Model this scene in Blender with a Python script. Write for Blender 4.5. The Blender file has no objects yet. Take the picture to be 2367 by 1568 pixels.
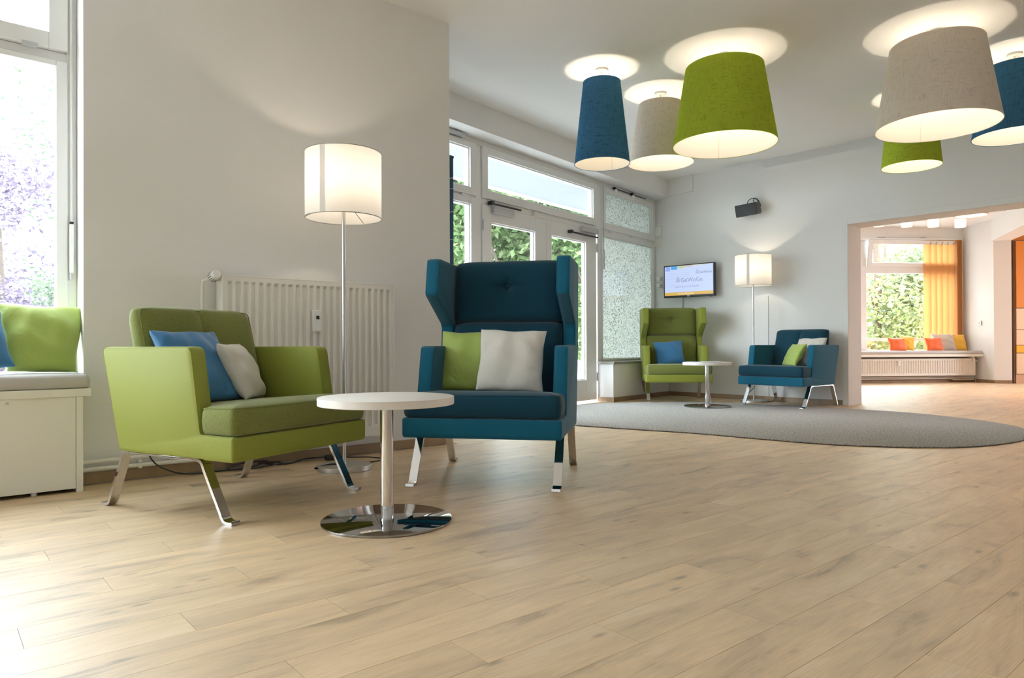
import bpy, bmesh, math, random
from mathutils import Vector, Matrix
random.seed(7)
R = math.radians
sc = bpy.context.scene
COL = sc.collection
# ------------------------------------------------------------------ camera
cam_d = bpy.data.cameras.new('camera'); cam = bpy.data.objects.new('camera', cam_d); COL.objects.link(cam)
cam_d.sensor_fit = 'HORIZONTAL'; cam_d.sensor_width = 36.0
cam_d.lens = 36.0 * 1610.0 / 2367.0
cam_d.shift_y = 10.0 / 2367.0
cam_d.clip_start = 0.05; cam_d.clip_end = 300
cam.matrix_world = Matrix.Translation((0, 0, 0.7)) @ Matrix.Rotation(math.pi/2 + 0.0045, 4, 'X') @ Matrix.Rotation(-0.004, 4, 'Z')
sc.camera = cam
# ------------------------------------------------------------------ view, world
sc.view_settings.view_transform = 'Standard'; sc.view_settings.look = 'None'
sc.view_settings.gamma = 1.0; sc.view_settings.use_curve_mapping = False
sc.view_settings.exposure = 0.76
world = bpy.data.worlds.new('overcast_sky'); sc.world = world; world.use_nodes = True
wn = world.node_tree.nodes; wn['Background'].inputs[0].default_value = (0.84, 0.93, 1.0, 1); wn['Background'].inputs[1].default_value = 10.5
sc.cycles.max_bounces = 10; sc.cycles.diffuse_bounces = 6; sc.cycles.transparent_max_bounces = 16
sc.cycles.sample_clamp_indirect = 6.0
LAMP_W = 5.6
WARM = (1.0, 0.84, 0.64)

# ------------------------------------------------------------------ frames of the three walls
def rot2(a): return (math.cos(R(a)), math.sin(R(a)))
ANG_A, ANG_B, ANG_C = 40.05, 51.2, -47.1
A0 = Vector((-2.206, 3.586, 0)); B0 = Vector((-0.599, 6.715, 0)); C0 = Vector((2.228, 9.871, 0))
def frame_pt(o, ang, x, y, z=0.0):
    c, s = rot2(ang); return Vector((o.x + c*x - s*y, o.y + s*x + c*y, z))
def PA(x, y, z=0.0): return frame_pt(A0, ANG_A, x, y, z)
def PB(x, y, z=0.0): return frame_pt(B0, ANG_B, x, y, z)
def PC(x, y, z=0.0): return frame_pt(C0, ANG_C, x, y, z)

# ------------------------------------------------------------------ materials
def nmat(name):
    m = bpy.data.materials.new(name); m.use_nodes = True
    nt = m.node_tree; b = nt.nodes['Principled BSDF']; return m, nt, b
def setc(b, col): b.inputs['Base Color'].default_value = (*col, 1)
def plain(name, col, rough=0.5, metal=0.0, spec=0.5, bump=0.0, bscale=60.0, var=0.0):
    m, nt, b = nmat(name); setc(b, col); b.inputs['Roughness'].default_value = rough
    b.inputs['Metallic'].default_value = metal; b.inputs['Specular IOR Level'].default_value = spec
    if bump or var:
        tc = nt.nodes.new('ShaderNodeTexCoord'); n = nt.nodes.new('ShaderNodeTexNoise')
        n.inputs['Scale'].default_value = bscale; n.inputs['Detail'].default_value = 4
        nt.links.new(tc.outputs['Object'], n.inputs['Vector'])
        if bump:
            bp = nt.nodes.new('ShaderNodeBump'); bp.inputs['Strength'].default_value = bump; bp.inputs['Distance'].default_value = 0.004
            nt.links.new(n.outputs['Fac'], bp.inputs['Height']); nt.links.new(bp.outputs['Normal'], b.inputs['Normal'])
        if var:
            mx = nt.nodes.new('ShaderNodeMix'); mx.data_type = 'RGBA'
            mx.inputs['A'].default_value = (*[c*(1-var) for c in col], 1); mx.inputs['B'].default_value = (*[min(1, c*(1+var)) for c in col], 1)
            nt.links.new(n.outputs['Fac'], mx.inputs['Factor']); nt.links.new(mx.outputs['Result'], b.inputs['Base Color'])
    return m
def fabric(name, c1, c2, scale=700.0, rough=0.9, sheen=0.25, bump=0.35):
    m, nt, b = nmat(name); b.inputs['Roughness'].default_value = rough
    b.inputs['Sheen Weight'].default_value = sheen; b.inputs['Sheen Roughness'].default_value = 0.5
    b.inputs['Specular IOR Level'].default_value = 0.25
    tc = nt.nodes.new('ShaderNodeTexCoord'); n = nt.nodes.new('ShaderNodeTexNoise'); n.inputs['Scale'].default_value = scale; n.inputs['Detail'].default_value = 2
    r = nt.nodes.new('ShaderNodeValToRGB'); r.color_ramp.elements[0].position = 0.35; r.color_ramp.elements[1].position = 0.65
    r.color_ramp.elements[0].color = (*c1, 1); r.color_ramp.elements[1].color = (*c2, 1)
    nt.links.new(tc.outputs['Object'], n.inputs['Vector']); nt.links.new(n.outputs['Fac'], r.inputs['Fac']); nt.links.new(r.outputs['Color'], b.inputs['Base Color'])
    bp = nt.nodes.new('ShaderNodeBump'); bp.inputs['Strength'].default_value = bump; bp.inputs['Distance'].default_value = 0.001
    nt.links.new(n.outputs['Fac'], bp.inputs['Height']); nt.links.new(bp.outputs['Normal'], b.inputs['Normal'])
    return m
def satin(name, col):
    m, nt, b = nmat(name); setc(b, col); b.inputs['Roughness'].default_value = 0.55; b.inputs['Sheen Weight'].default_value = 0.3
    b.inputs['Specular IOR Level'].default_value = 0.35
    tc = nt.nodes.new('ShaderNodeTexCoord'); n = nt.nodes.new('ShaderNodeTexNoise'); n.inputs['Scale'].default_value = 9; n.inputs['Detail'].default_value = 3; n.inputs['Distortion'].default_value = 1.2
    nt.links.new(tc.outputs['Object'], n.inputs['Vector'])
    bp = nt.nodes.new('ShaderNodeBump'); bp.inputs['Strength'].default_value = 0.25; bp.inputs['Distance'].default_value = 0.02
    nt.links.new(n.outputs['Fac'], bp.inputs['Height']); nt.links.new(bp.outputs['Normal'], b.inputs['Normal'])
    return m
def emis(name, col, s=1.0):
    m, nt, b = nmat(name); setc(b, (0, 0, 0)); b.inputs['Emission Color'].default_value = (*col, 1); b.inputs['Emission Strength'].default_value = s
    b.inputs['Roughness'].default_value = 0.4; return m
def shade_mat(name, col, trans, weave=True, dark=0.72, tw=0.5):
    """lamp shade cloth: diffuse mixed with translucent, linen weave of uneven threads"""
    m = bpy.data.materials.new(name); m.use_nodes = True; nt = m.node_tree; nt.nodes.clear()
    out = nt.nodes.new('ShaderNodeOutputMaterial'); d = nt.nodes.new('ShaderNodeBsdfDiffuse'); t = nt.nodes.new('ShaderNodeBsdfTranslucent')
    mx = nt.nodes.new('ShaderNodeMixShader'); mx.inputs[0].default_value = tw
    d.inputs['Color'].default_value = (*col, 1); t.inputs['Color'].default_value = (*trans, 1)
    if weave:
        uv = nt.nodes.new('ShaderNodeUVMap')
        hs = []
        for sx, sy in ((12, 130), (145, 13)):
            mp = nt.nodes.new('ShaderNodeMapping'); mp.inputs['Scale'].default_value = (sx, sy, 1)
            n = nt.nodes.new('ShaderNodeTexNoise'); n.inputs['Scale'].default_value = 1.0; n.inputs['Detail'].default_value = 3
            nt.links.new(uv.outputs['UV'], mp.inputs['Vector']); nt.links.new(mp.outputs['Vector'], n.inputs['Vector']); hs.append(n)
        ml = nt.nodes.new('ShaderNodeMath'); ml.operation = 'MINIMUM'
        nt.links.new(hs[0].outputs['Fac'], ml.inputs[0]); nt.links.new(hs[1].outputs['Fac'], ml.inputs[1])
        for tgt, c in ((d, col), (t, trans)):
            r = nt.nodes.new('ShaderNodeValToRGB'); r.color_ramp.elements[0].position = 0.26; r.color_ramp.elements[1].position = 0.44
            r.color_ramp.elements[0].color = (*[k*dark for k in c], 1); r.color_ramp.elements[1].color = (*c, 1)
            nt.links.new(ml.outputs[0], r.inputs['Fac']); nt.links.new(r.outputs['Color'], tgt.inputs['Color'])
    nt.links.new(d.outputs[0], mx.inputs[1]); nt.links.new(t.outputs[0], mx.inputs[2]); nt.links.new(mx.outputs[0], out.inputs['Surface'])
    return m
def glass_mat(name, tint=(1, 1, 1), refl=0.07):
    m = bpy.data.materials.new(name); m.use_nodes = True; nt = m.node_tree; nt.nodes.clear()
    out = nt.nodes.new('ShaderNodeOutputMaterial'); t = nt.nodes.new('ShaderNodeBsdfTransparent'); g = nt.nodes.new('ShaderNodeBsdfGlossy')
    t.inputs['Color'].default_value = (*tint, 1); g.inputs['Roughness'].default_value = 0.02
    mx = nt.nodes.new('ShaderNodeMixShader'); mx.inputs[0].default_value = refl
    nt.links.new(t.outputs[0], mx.inputs[1]); nt.links.new(g.outputs[0], mx.inputs[2]); nt.links.new(mx.outputs[0], out.inputs['Surface'])
    return m
PW, PLEN, PK = 0.152, 0.914, 0.37
def plank_mat(name, light, mid, dark, rough=0.5, coat=0.7):
    m, nt, b = nmat(name)
    N = nt.nodes.new; L = nt.links.new
    geo = N('ShaderNodeNewGeometry'); mp = N('ShaderNodeMapping'); mp.inputs['Rotation'].default_value = (0, 0, -R(ANG_A))
    L(geo.outputs['Position'], mp.inputs['Vector'])
    sp = N('ShaderNodeSeparateXYZ'); L(mp.outputs[0], sp.inputs[0])
    def M(op, a, bb=None, c=None):
        n = N('ShaderNodeMath'); n.operation = op
        for i, v in enumerate((a, bb, c)):
            if v is None: continue
            if isinstance(v, (int, float)): n.inputs[i].default_value = v
            else: L(v, n.inputs[i])
        return n.outputs[0]
    row = M('FLOOR', M('DIVIDE', sp.outputs[1], PW))
    off = M('MULTIPLY', M('FRACT', M('MULTIPLY', row, PK)), PLEN)
    col = M('FLOOR', M('DIVIDE', M('ADD', sp.outputs[0], off), PLEN))
    cb = N('ShaderNodeCombineXYZ'); L(row, cb.inputs[0]); L(col, cb.inputs[1])
    wnz = N('ShaderNodeTexWhiteNoise'); wnz.noise_dimensions = '2D'; L(cb.outputs[0], wnz.inputs['Vector'])
    rnd = wnz.outputs['Value']
    def noise(fx, fy, ax, ay, det, rough, dist=0.0):
        cv = N('ShaderNodeCombineXYZ'); L(M('ADD', M('MULTIPLY', sp.outputs[0], fx), M('MULTIPLY', rnd, ax)), cv.inputs[0]); L(M('ADD', M('MULTIPLY', sp.outputs[1], fy), M('MULTIPLY', rnd, ay)), cv.inputs[1])
        t = N('ShaderNodeTexNoise'); t.inputs['Scale'].default_value = 1.0; t.inputs['Detail'].default_value = det; t.inputs['Roughness'].default_value = rough; t.inputs['Distortion'].default_value = dist
        L(cv.outputs[0], t.inputs['Vector']); return t
    n1 = noise(1.9, 8.5, 57.0, 91.0, 8, 0.64, 0.9)
    r1 = N('ShaderNodeValToRGB'); e = r1.color_ramp.elements
    e[0].position = 0.26; e[0].color = (*dark, 1); e[1].position = 0.70; e[1].color = (*light, 1)
    k = e.new(0.42); k.color = (*mid, 1); k2 = e.new(0.55); k2.color = (*[(a+b_)/2*f for a, b_, f in zip(light, mid, (1.03, 0.99, 0.90))], 1)
    L(n1.outputs['Fac'], r1.inputs['Fac'])
    # short dark dashes of the print
    n3 = noise(7.0, 62.0, 13.0, 41.0, 4, 0.55, 0.4)
    dr = N('ShaderNodeMapRange'); dr.inputs['From Min'].default_value = 0.24; dr.inputs['From Max'].default_value = 0.36; dr.inputs['To Min'].default_value = 0.76; dr.inputs['To Max'].default_value = 1.0
    L(n3.outputs['Fac'], dr.inputs['Value'])
    # fine pores
    fx = N('ShaderNodeCombineXYZ'); L(M('ADD', M('MULTIPLY', sp.outputs[0], 9.0), M('MULTIPLY', rnd, 31.0)), fx.inputs[0]); L(M('MULTIPLY', sp.outputs[1], 240.0), fx.inputs[1])
    n2 = N('ShaderNodeTexNoise'); n2.inputs['Scale'].default_value = 1.0; n2.inputs['Detail'].default_value = 3; L(fx.outputs[0], n2.inputs['Vector'])
    pr = N('ShaderNodeMapRange'); pr.inputs['From Min'].default_value = 0.3; pr.inputs['From Max'].default_value = 0.6; pr.inputs['To Min'].default_value = 0.88; pr.inputs['To Max'].default_value = 1.03
    L(n2.outputs['Fac'], pr.inputs['Value'])
    # knots
    kv = N('ShaderNodeCombineXYZ'); L(M('ADD', M('MULTIPLY', sp.outputs[0], 3.6), M('MULTIPLY', rnd, 17.0)), kv.inputs[0]); L(M('ADD', M('MULTIPLY', sp.outputs[1], 9.5), M('MULTIPLY', rnd, 23.0)), kv.inputs[1])
    vo = N('ShaderNodeTexVoronoi'); vo.inputs['Scale'].default_value = 1.0; vo.inputs['Randomness'].default_value = 1.0; L(kv.outputs[0], vo.inputs['Vector'])
    kd = M('ADD', vo.outputs['Distance'], M('MULTIPLY', M('SUBTRACT', n1.outputs['Fac'], 0.5), 0.25))
    kr = N('ShaderNodeMapRange'); kr.inputs['From Min'].default_value = 0.02; kr.inputs['From Max'].default_value = 0.13; kr.inputs['To Min'].default_value = 0.48; kr.inputs['To Max'].default_value = 1.0
    L(kd, kr.inputs['Value'])
    tone = M('MULTIPLY', M('MULTIPLY', M('MULTIPLY', pr.outputs[0], dr.outputs[0]), kr.outputs[0]), M('ADD', M('MULTIPLY', rnd, 0.13), 0.92))
    mx = N('ShaderNodeMix'); mx.data_type = 'RGBA'; mx.blend_type = 'MULTIPLY'; mx.inputs['Factor'].default_value = 1.0
    L(r1.outputs['Color'], mx.inputs['A']); L(tone, mx.inputs['B']); L(mx.outputs['Result'], b.inputs['Base Color'])
    b.inputs['Roughness'].default_value = rough; b.inputs['Specular IOR Level'].default_value = 0.7; b.inputs['Coat Weight'].default_value = coat; b.inputs['Coat Roughness'].default_value = 0.46
    bp = N('ShaderNodeBump'); bp.inputs['Strength'].default_value = 0.22; bp.inputs['Distance'].default_value = 0.0015
    L(n2.outputs['Fac'], bp.inputs['Height']); L(bp.outputs['Normal'], b.inputs['Normal'])
    return m
M = {}
M['wall'] = plain('white_plaster', (0.80, 0.795, 0.785), 0.85, spec=0.2, bump=0.06, bscale=90)
M['wall_orange'] = plain('orange_bounce_wall', (0.80, 0.30, 0.08), 0.85, spec=0.2)  # assumed orange on out-of-view far-room walls, to bounce warm light
M['ceil'] = plain('white_ceiling_paint', (0.85, 0.85, 0.845), 0.9, spec=0.15)
M['frame'] = plain('white_window_paint', (0.80, 0.80, 0.79), 0.35)
M['plank'] = plank_mat('oak_vinyl', (0.73, 0.555, 0.37), (0.585, 0.415, 0.25), (0.28, 0.19, 0.11))
M['skirt'] = plank_mat('oak_skirting', (0.36, 0.25, 0.15), (0.28, 0.19, 0.11), (0.16, 0.11, 0.07), 0.5, 0.0)
M['chrome'] = plain('polished_chrome', (0.66, 0.66, 0.67), 0.06, 1.0)
M['base'] = plain('polished_steel_plate', (0.36, 0.36, 0.37), 0.05, 1.0)
M['steel'] = plain('brushed_steel', (0.62, 0.61, 0.59), 0.32, 1.0)
M['alu'] = plain('grey_metal', (0.52, 0.52, 0.53), 0.45, 0.3)
M['black'] = plain('black_plastic', (0.015, 0.015, 0.018), 0.45)
M['white_pl'] = plain('white_plastic', (0.82, 0.82, 0.80), 0.4)
M['rad'] = plain('white_radiator_enamel', (0.80, 0.78, 0.74), 0.35)
M['lam'] = plain('white_laminate', (0.80, 0.78, 0.72), 0.4)
M['table'] = plain('off_white_tabletop', (0.80, 0.76, 0.72), 0.45)
M['lime'] = fabric('lime_leatherette', (0.245, 0.275, 0.036), (0.28, 0.31, 0.050), 300, 0.6, 0.1, 0.12)
M['olive'] = fabric('olive_wool', (0.115, 0.135, 0.022), (0.245, 0.265, 0.075), 520)
M['teal'] = fabric('teal_wool', (0.0, 0.088, 0.160), (0.002, 0.112, 0.195), 700, 0.85, 0.2)
M['petrol'] = fabric('petrol_wool', (0.002, 0.032, 0.058), (0.004, 0.053, 0.090), 700, 0.9, 0.15)
M['p_lime'] = satin('lime_cushion_cloth', (0.365, 0.475, 0.105))
M['p_blue'] = satin('blue_cushion_cloth', (0.035, 0.175, 0.38))
M['p_grey'] = satin('pale_grey_cushion_cloth', (0.66, 0.63, 0.57))
M['p_orange'] = satin('orange_cushion_cloth', (0.85, 0.15, 0.03))
M['p_yellow'] = satin('yellow_cushion_cloth', (0.85, 0.48, 0.05))
M['pad'] = plain('grey_leatherette', (0.50, 0.48, 0.47), 0.45, bump=0.05, bscale=200)
M['rug'] = fabric('grey_carpet', (0.17, 0.16, 0.145), (0.46, 0.445, 0.42), 95, 1.0, 0.1, 1.0)
M['rugedge'] = plain('dark_carpet_backing', (0.07, 0.055, 0.04), 0.9)
M['sh_blue'] = shade_mat('blue_linen_shade', (0.085, 0.25, 0.44), (0.20, 0.40, 0.62), dark=0.42, tw=0.38)
M['sh_lime'] = shade_mat('lime_linen_shade', (0.49, 0.60, 0.085), (0.78, 0.90, 0.09), dark=0.62, tw=0.40)
M['sh_beige'] = shade_mat('beige_linen_shade', (0.88, 0.82, 0.75), (1.0, 0.92, 0.82), dark=0.76, tw=0.46)
M['sh_orange'] = shade_mat('orange_linen_shade', (0.85, 0.12, 0.01), (0.8, 0.15, 0.01), tw=0.35)
M['sh_white'] = shade_mat('white_lampshade_cloth', (0.84, 0.83, 0.81), (0.74, 0.715, 0.69), weave=False, tw=0.5)
M['seam'] = plain('shade_seam', (0.74, 0.71, 0.66), 0.8, spec=0.1)
M['lining'] = plain('white_shade_lining', (0.86, 0.84, 0.79), 0.8, spec=0.1)
M['glass'] = glass_mat('window_glass', (0.97, 0.985, 0.98))
M['blind'] = shade_mat('orange_blind_cloth', (0.70, 0.42, 0.20), (0.90, 0.64, 0.38), weave=False, tw=0.55)
M['blue_blind'] = plain('navy_blind_cloth', (0.012, 0.06, 0.12), 0.8)
M['cab_orange'] = plain('orange_cabinet_lacquer', (0.62, 0.19, 0.0), 0.4)
M['cab_cream'] = plain('cream_cabinet_lacquer', (0.66, 0.46, 0.30), 0.4)
M['cab_yellow'] = plain('yellow_cabinet_lacquer', (0.68, 0.33, 0.0), 0.4)
M['cab_dark'] = plain('cabinet_carcass', (0.16, 0.08, 0.04), 0.6)
M['cab_plinth'] = plain('brown_cabinet_plinth', (0.50, 0.28, 0.16), 0.6)
M['granite'] = plain('speckled_granite', (0.25, 0.25, 0.23), 0.4, bscale=120, var=0.8)
M['speaker'] = plain('charcoal_speaker_cloth', (0.055, 0.06, 0.07), 0.8)
M['spk_side'] = plain('dark_grey_plastic', (0.09, 0.085, 0.08), 0.5)
M['awning'] = shade_mat('white_awning_cloth', (0.78, 0.80, 0.83), (0.215, 0.22, 0.23), weave=False, tw=0.6)
M['bark'] = plain('grey_bark', (0.13, 0.10, 0.08), 0.9, bscale=20, var=0.4)
M['pave'] = plain('pale_paving', (0.30, 0.30, 0.295), 0.9, bscale=3, var=0.15)
def leaf_mat(name, a, b_):
    m = bpy.data.materials.new(name); m.use_nodes = True; nt = m.node_tree; nt.nodes.clear()
    out = nt.nodes.new('ShaderNodeOutputMaterial'); d = nt.nodes.new('ShaderNodeBsdfDiffuse'); t = nt.nodes.new('ShaderNodeBsdfTranslucent')
    mx = nt.nodes.new('ShaderNodeMixShader'); mx.inputs[0].default_value = 0.45
    g = nt.nodes.new('ShaderNodeNewGeometry'); r = nt.nodes.new('ShaderNodeValToRGB')
    r.color_ramp.elements[0].color = (*a, 1); r.color_ramp.elements[1].color = (*b_, 1)
    nt.links.new(g.outputs['Random Per Island'], r.inputs['Fac'])
    nt.links.new(r.outputs['Color'], d.inputs['Color']); nt.links.new(r.outputs['Color'], t.inputs['Color'])
    nt.links.new(d.outputs[0], mx.inputs[1]); nt.links.new(t.outputs[0], mx.inputs[2]); nt.links.new(mx.outputs[0], out.inputs['Surface'])
    return m
M['leaf'] = leaf_mat('green_leaves', (0.085, 0.165, 0.055), (0.34, 0.43, 0.22))
M['leaf_pale'] = leaf_mat('pale_green_leaves', (0.085, 0.13, 0.08), (0.24, 0.29, 0.20))
M['leaf_far'] = leaf_mat('soft_green_leaves', (0.18, 0.25, 0.15), (0.42, 0.48, 0.33))
M['leaf_purple'] = leaf_mat('purple_leaves', (0.10, 0.08, 0.12), (0.28, 0.235, 0.30))
M['leaf_yellow'] = leaf_mat('yellow_green_leaves', (0.20, 0.26, 0.10), (0.44, 0.47, 0.25))
def frosted():
    m = bpy.data.materials.new('speckled_privacy_film'); m.use_nodes = True; nt = m.node_tree; nt.nodes.clear()
    out = nt.nodes.new('ShaderNodeOutputMaterial'); d = nt.nodes.new('ShaderNodeBsdfDiffuse'); t = nt.nodes.new('ShaderNodeBsdfTranslucent')
    mx = nt.nodes.new('ShaderNodeMixShader'); mx.inputs[0].default_value = 0.55
    tc = nt.nodes.new('ShaderNodeTexCoord'); n = nt.nodes.new('ShaderNodeTexNoise'); n.inputs['Scale'].default_value = 72; n.inputs['Detail'].default_value = 3
    r = nt.nodes.new('ShaderNodeValToRGB'); r.color_ramp.elements[0].position = 0.40; r.color_ramp.elements[1].position = 0.49
    r.color_ramp.elements[0].color = (0.27, 0.285, 0.255, 1); r.color_ramp.elements[1].color = (0.70, 0.71, 0.68, 1)
    nt.links.new(tc.outputs['Object'], n.inputs['Vector']); nt.links.new(n.outputs['Fac'], r.inputs['Fac'])
    nt.links.new(r.outputs['Color'], d.inputs['Color']); nt.links.new(r.outputs['Color'], t.inputs['Color'])
    nt.links.new(d.outputs[0], mx.inputs[1]); nt.links.new(t.outputs[0], mx.inputs[2]); nt.links.new(mx.outputs[0], out.inputs['Surface'])
    return m
M['film'] = frosted()

# ------------------------------------------------------------------ mesh building
class G:
    def __init__(s): s.v = []; s.f = []; s.uv = None
    def add(s, vs, fs):
        o = len(s.v); s.v += [tuple(p) for p in vs]; s.f += [tuple(i + o for i in f) for f in fs]; return s
    def box(s, x0, x1, y0, y1, z0, z1):
        return s.add([(x0,y0,z0),(x1,y0,z0),(x1,y1,z0),(x0,y1,z0),(x0,y0,z1),(x1,y0,z1),(x1,y1,z1),(x0,y1,z1)],
                     [(3,2,1,0),(4,5,6,7),(0,1,5,4),(1,2,6,5),(2,3,7,6),(3,0,4,7)])
    def prism(s, poly, z0, z1):
        n = len(poly)
        return s.add([(x,y,z0) for x,y in poly] + [(x,y,z1) for x,y in poly],
                     [tuple(range(n-1,-1,-1)), tuple(range(n,2*n))] + [(i,(i+1)%n,n+(i+1)%n,n+i) for i in range(n)])
    def lathe(s, prof, seg=48, c=(0,0,0), caps=True):
        vs = []; fs = []; n = len(prof)
        for k in range(seg):
            a = 2*math.pi*k/seg
            for r, z in prof: vs.append((c[0]+r*math.cos(a), c[1]+r*math.sin(a), c[2]+z))
        for k in range(seg):
            k2 = (k+1) % seg
            for i in range(n-1): fs.append((k*n+i, k2*n+i, k2*n+i+1, k*n+i+1))
        if caps:
            if prof[0][0] > 1e-6: fs.append(tuple(k*n for k in range(seg-1,-1,-1)))
            if prof[-1][0] > 1e-6: fs.append(tuple(k*n+n-1 for k in range(seg)))
        return s.add(vs, fs)
    def tube(s, pts, r, seg=10, cap=True):
        pts = [Vector(p) for p in pts]; n = len(pts); vs = []; fs = []
        t = (pts[1]-pts[0]).normalized(); u = t.orthogonal().normalized()
        for i, p in enumerate(pts):
            if i == 0: tt = pts[1]-pts[0]
            elif i == n-1: tt = pts[-1]-pts[-2]
            else: tt = (pts[i+1]-pts[i]).normalized() + (pts[i]-pts[i-1]).normalized()
            tt.normalize(); u = (u - tt*u.dot(tt)).normalized(); w = tt.cross(u)
            for k in range(seg):
                a = 2*math.pi*k/seg; vs.append(p + (u*math.cos(a) + w*math.sin(a))*r)
        for i in range(n-1):
            for k in range(seg):
                k2 = (k+1) % seg; fs.append((i*seg+k, i*seg+k2, (i+1)*seg+k2, (i+1)*seg+k))
        if cap: fs += [tuple(range(seg-1,-1,-1)), tuple((n-1)*seg+k for k in range(seg))]
        return s.add(vs, fs)
    def ribbon(s, path, w, t, y0=0.0):
        """flat bar along an (x,z) path, width w along y, thickness t"""
        n = len(path); vs = []; fs = []
        for i, (x, z) in enumerate(path):
            a = Vector(path[max(i-1,0)]); b = Vector(path[min(i+1,n-1)]); d = (b-a).normalized(); nx, nz = -d.y*t/2, d.x*t/2
            vs += [(x+nx,y0-w/2,z+nz),(x+nx,y0+w/2,z+nz),(x-nx,y0+w/2,z-nz),(x-nx,y0-w/2,z-nz)]
        for i in range(n-1):
            for k in range(4): fs.append((i*4+k, i*4+(k+1)%4, i*4+4+(k+1)%4, i*4+4+k))
        fs += [(3,2,1,0), (n*4-4,n*4-3,n*4-2,n*4-1)]
        return s.add(vs, fs)
    def layered(s, outline, layers, fn=lambda a,b,c:(a,b,c)):
        """closed CCW outline stacked in layers (inset, scale, height)"""
        n = len(outline); P = [Vector(p) for p in outline]; nor = []
        for i in range(n):
            e1 = (P[i]-P[i-1]).normalized(); e2 = (P[(i+1)%n]-P[i]).normalized()
            n1 = Vector((-e1.y, e1.x)); n2 = Vector((-e2.y, e2.x)); m = n1+n2; m = m/max(0.3, m.dot(n1)) if m.length > 1e-6 else n1
            nor.append(m)
        c = sum(P, Vector((0,0)))/n; vs = []; fs = []
        for ins, scl, h in layers:
            for p, m in zip(P, nor):
                q = p + m*ins; q = c + (q-c)*scl; vs.append(fn(q.x, q.y, h))
        for j in range(len(layers)-1):
            for i in range(n):
                i2 = (i+1)%n; fs.append((j*n+i, j*n+i2, (j+1)*n+i2, (j+1)*n+i))
        fs.append(tuple(range(n-1,-1,-1))); fs.append(tuple((len(layers)-1)*n+i for i in range(n)))
        return s.add(vs, fs)
def round_poly(pts, rads, n=6):
    out = []; N = len(pts)
    for i in range(N):
        p0, p, p1 = Vector(pts[i-1]), Vector(pts[i]), Vector(pts[(i+1)%N]); r = rads[i] if isinstance(rads, (list,tuple)) else rads
        if r <= 0: out.append(tuple(p)); continue
        a = (p0-p).normalized(); b = (p1-p).normalized(); ang = a.angle(b); d = min(r/math.tan(ang/2), 0.45*min((p0-p).length,(p1-p).length))
        q0, q1 = p+a*d, p+b*d
        for k in range(n+1):
            t = k/n; out.append(tuple((q0*(1-t)+p*t)*(1-t) + (p*(1-t)+q1*t)*t))
    return out
def obj(name, g, mat, parent=None, loc=(0,0,0), rotz=0.0, smooth=True, bevel=0.0, seg=2, kind=None, angle=40):
    me = bpy.data.meshes.new(name); me.from_pydata(g.v, [], g.f); me.update()
    bm = bmesh.new(); bm.from_mesh(me); bmesh.ops.recalc_face_normals(bm, faces=bm.faces); bm.to_mesh(me); bm.free()
    if g.uv:
        l = me.uv_layers.new(name='UVMap')
        for lp in me.loops: l.data[lp.index].uv = g.uv[lp.vertex_index]
    if smooth:
        me.shade_smooth(); me.set_sharp_from_angle(angle=R(angle))
    for mm in (mat if isinstance(mat, (list,tuple)) else [mat]): me.materials.append(mm)
    o = bpy.data.objects.new(name, me); COL.objects.link(o)
    o.location = loc; o.rotation_euler = (0,0,rotz)
    if parent: o.parent = parent
    if bevel:
        md = o.modifiers.new('bevel', 'BEVEL'); md.width = bevel; md.segments = seg; md.limit_method = 'ANGLE'; md.angle_limit = R(35); md.harden_normals = False
    if kind: o['kind'] = kind
    return o
def box(name, b, mat, parent=None, bevel=0.0, **k):
    return obj(name, G().box(*b), mat, parent, bevel=bevel, smooth=bool(bevel), **k)
def thing(name, label, cat, loc=(0,0,0), rotz=0.0, group=None):
    o = bpy.data.objects.new(name, None); COL.objects.link(o); o.empty_display_size = 0.1
    o.location = loc; o.rotation_euler = (0,0,rotz); return tag(o, label, cat, group)
def tag(o, label, cat, group=None):
    o['label'] = label; o['category'] = cat
    if group: o['group'] = group
    return o
def struct(o): o['kind'] = 'structure'; return o
def sframe(name, loc, ang):
    o = bpy.data.objects.new(name, None); COL.objects.link(o); o.location = loc; o.rotation_euler = (0,0,R(ang)); o['kind'] = 'structure'; return o
def dup(o, parent=None):
    kids = [c for c in bpy.data.objects if c.parent == o]
    c = o.copy(); COL.objects.link(c)
    if parent: c.parent = parent
    for k in kids: dup(k, c)
    return c
BULB_M = {}
def bulb_mat(watts, col, r=0.026):
    k = (round(watts, 2), col)
    if k not in BULB_M: BULB_M[k] = emis('glowing_bulb', col, watts/(4*math.pi**2*r*r))
    return BULB_M[k]
def portal(p, ang, w, h, z):
    l = bpy.data.lights.new('window_portal', 'AREA'); l.shape = 'RECTANGLE'; l.size = w; l.size_y = h; l.cycles.is_portal = True
    o = bpy.data.objects.new('window_portal', l); COL.objects.link(o)
    # area lights shine along local -Z; face it towards the room (local -y of the wall frame)
    o.matrix_world = Matrix.Translation((p.x, p.y, z)) @ Matrix.Rotation(R(ang), 4, 'Z') @ Matrix.Rotation(R(-90), 4, 'X')
    return o

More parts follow.
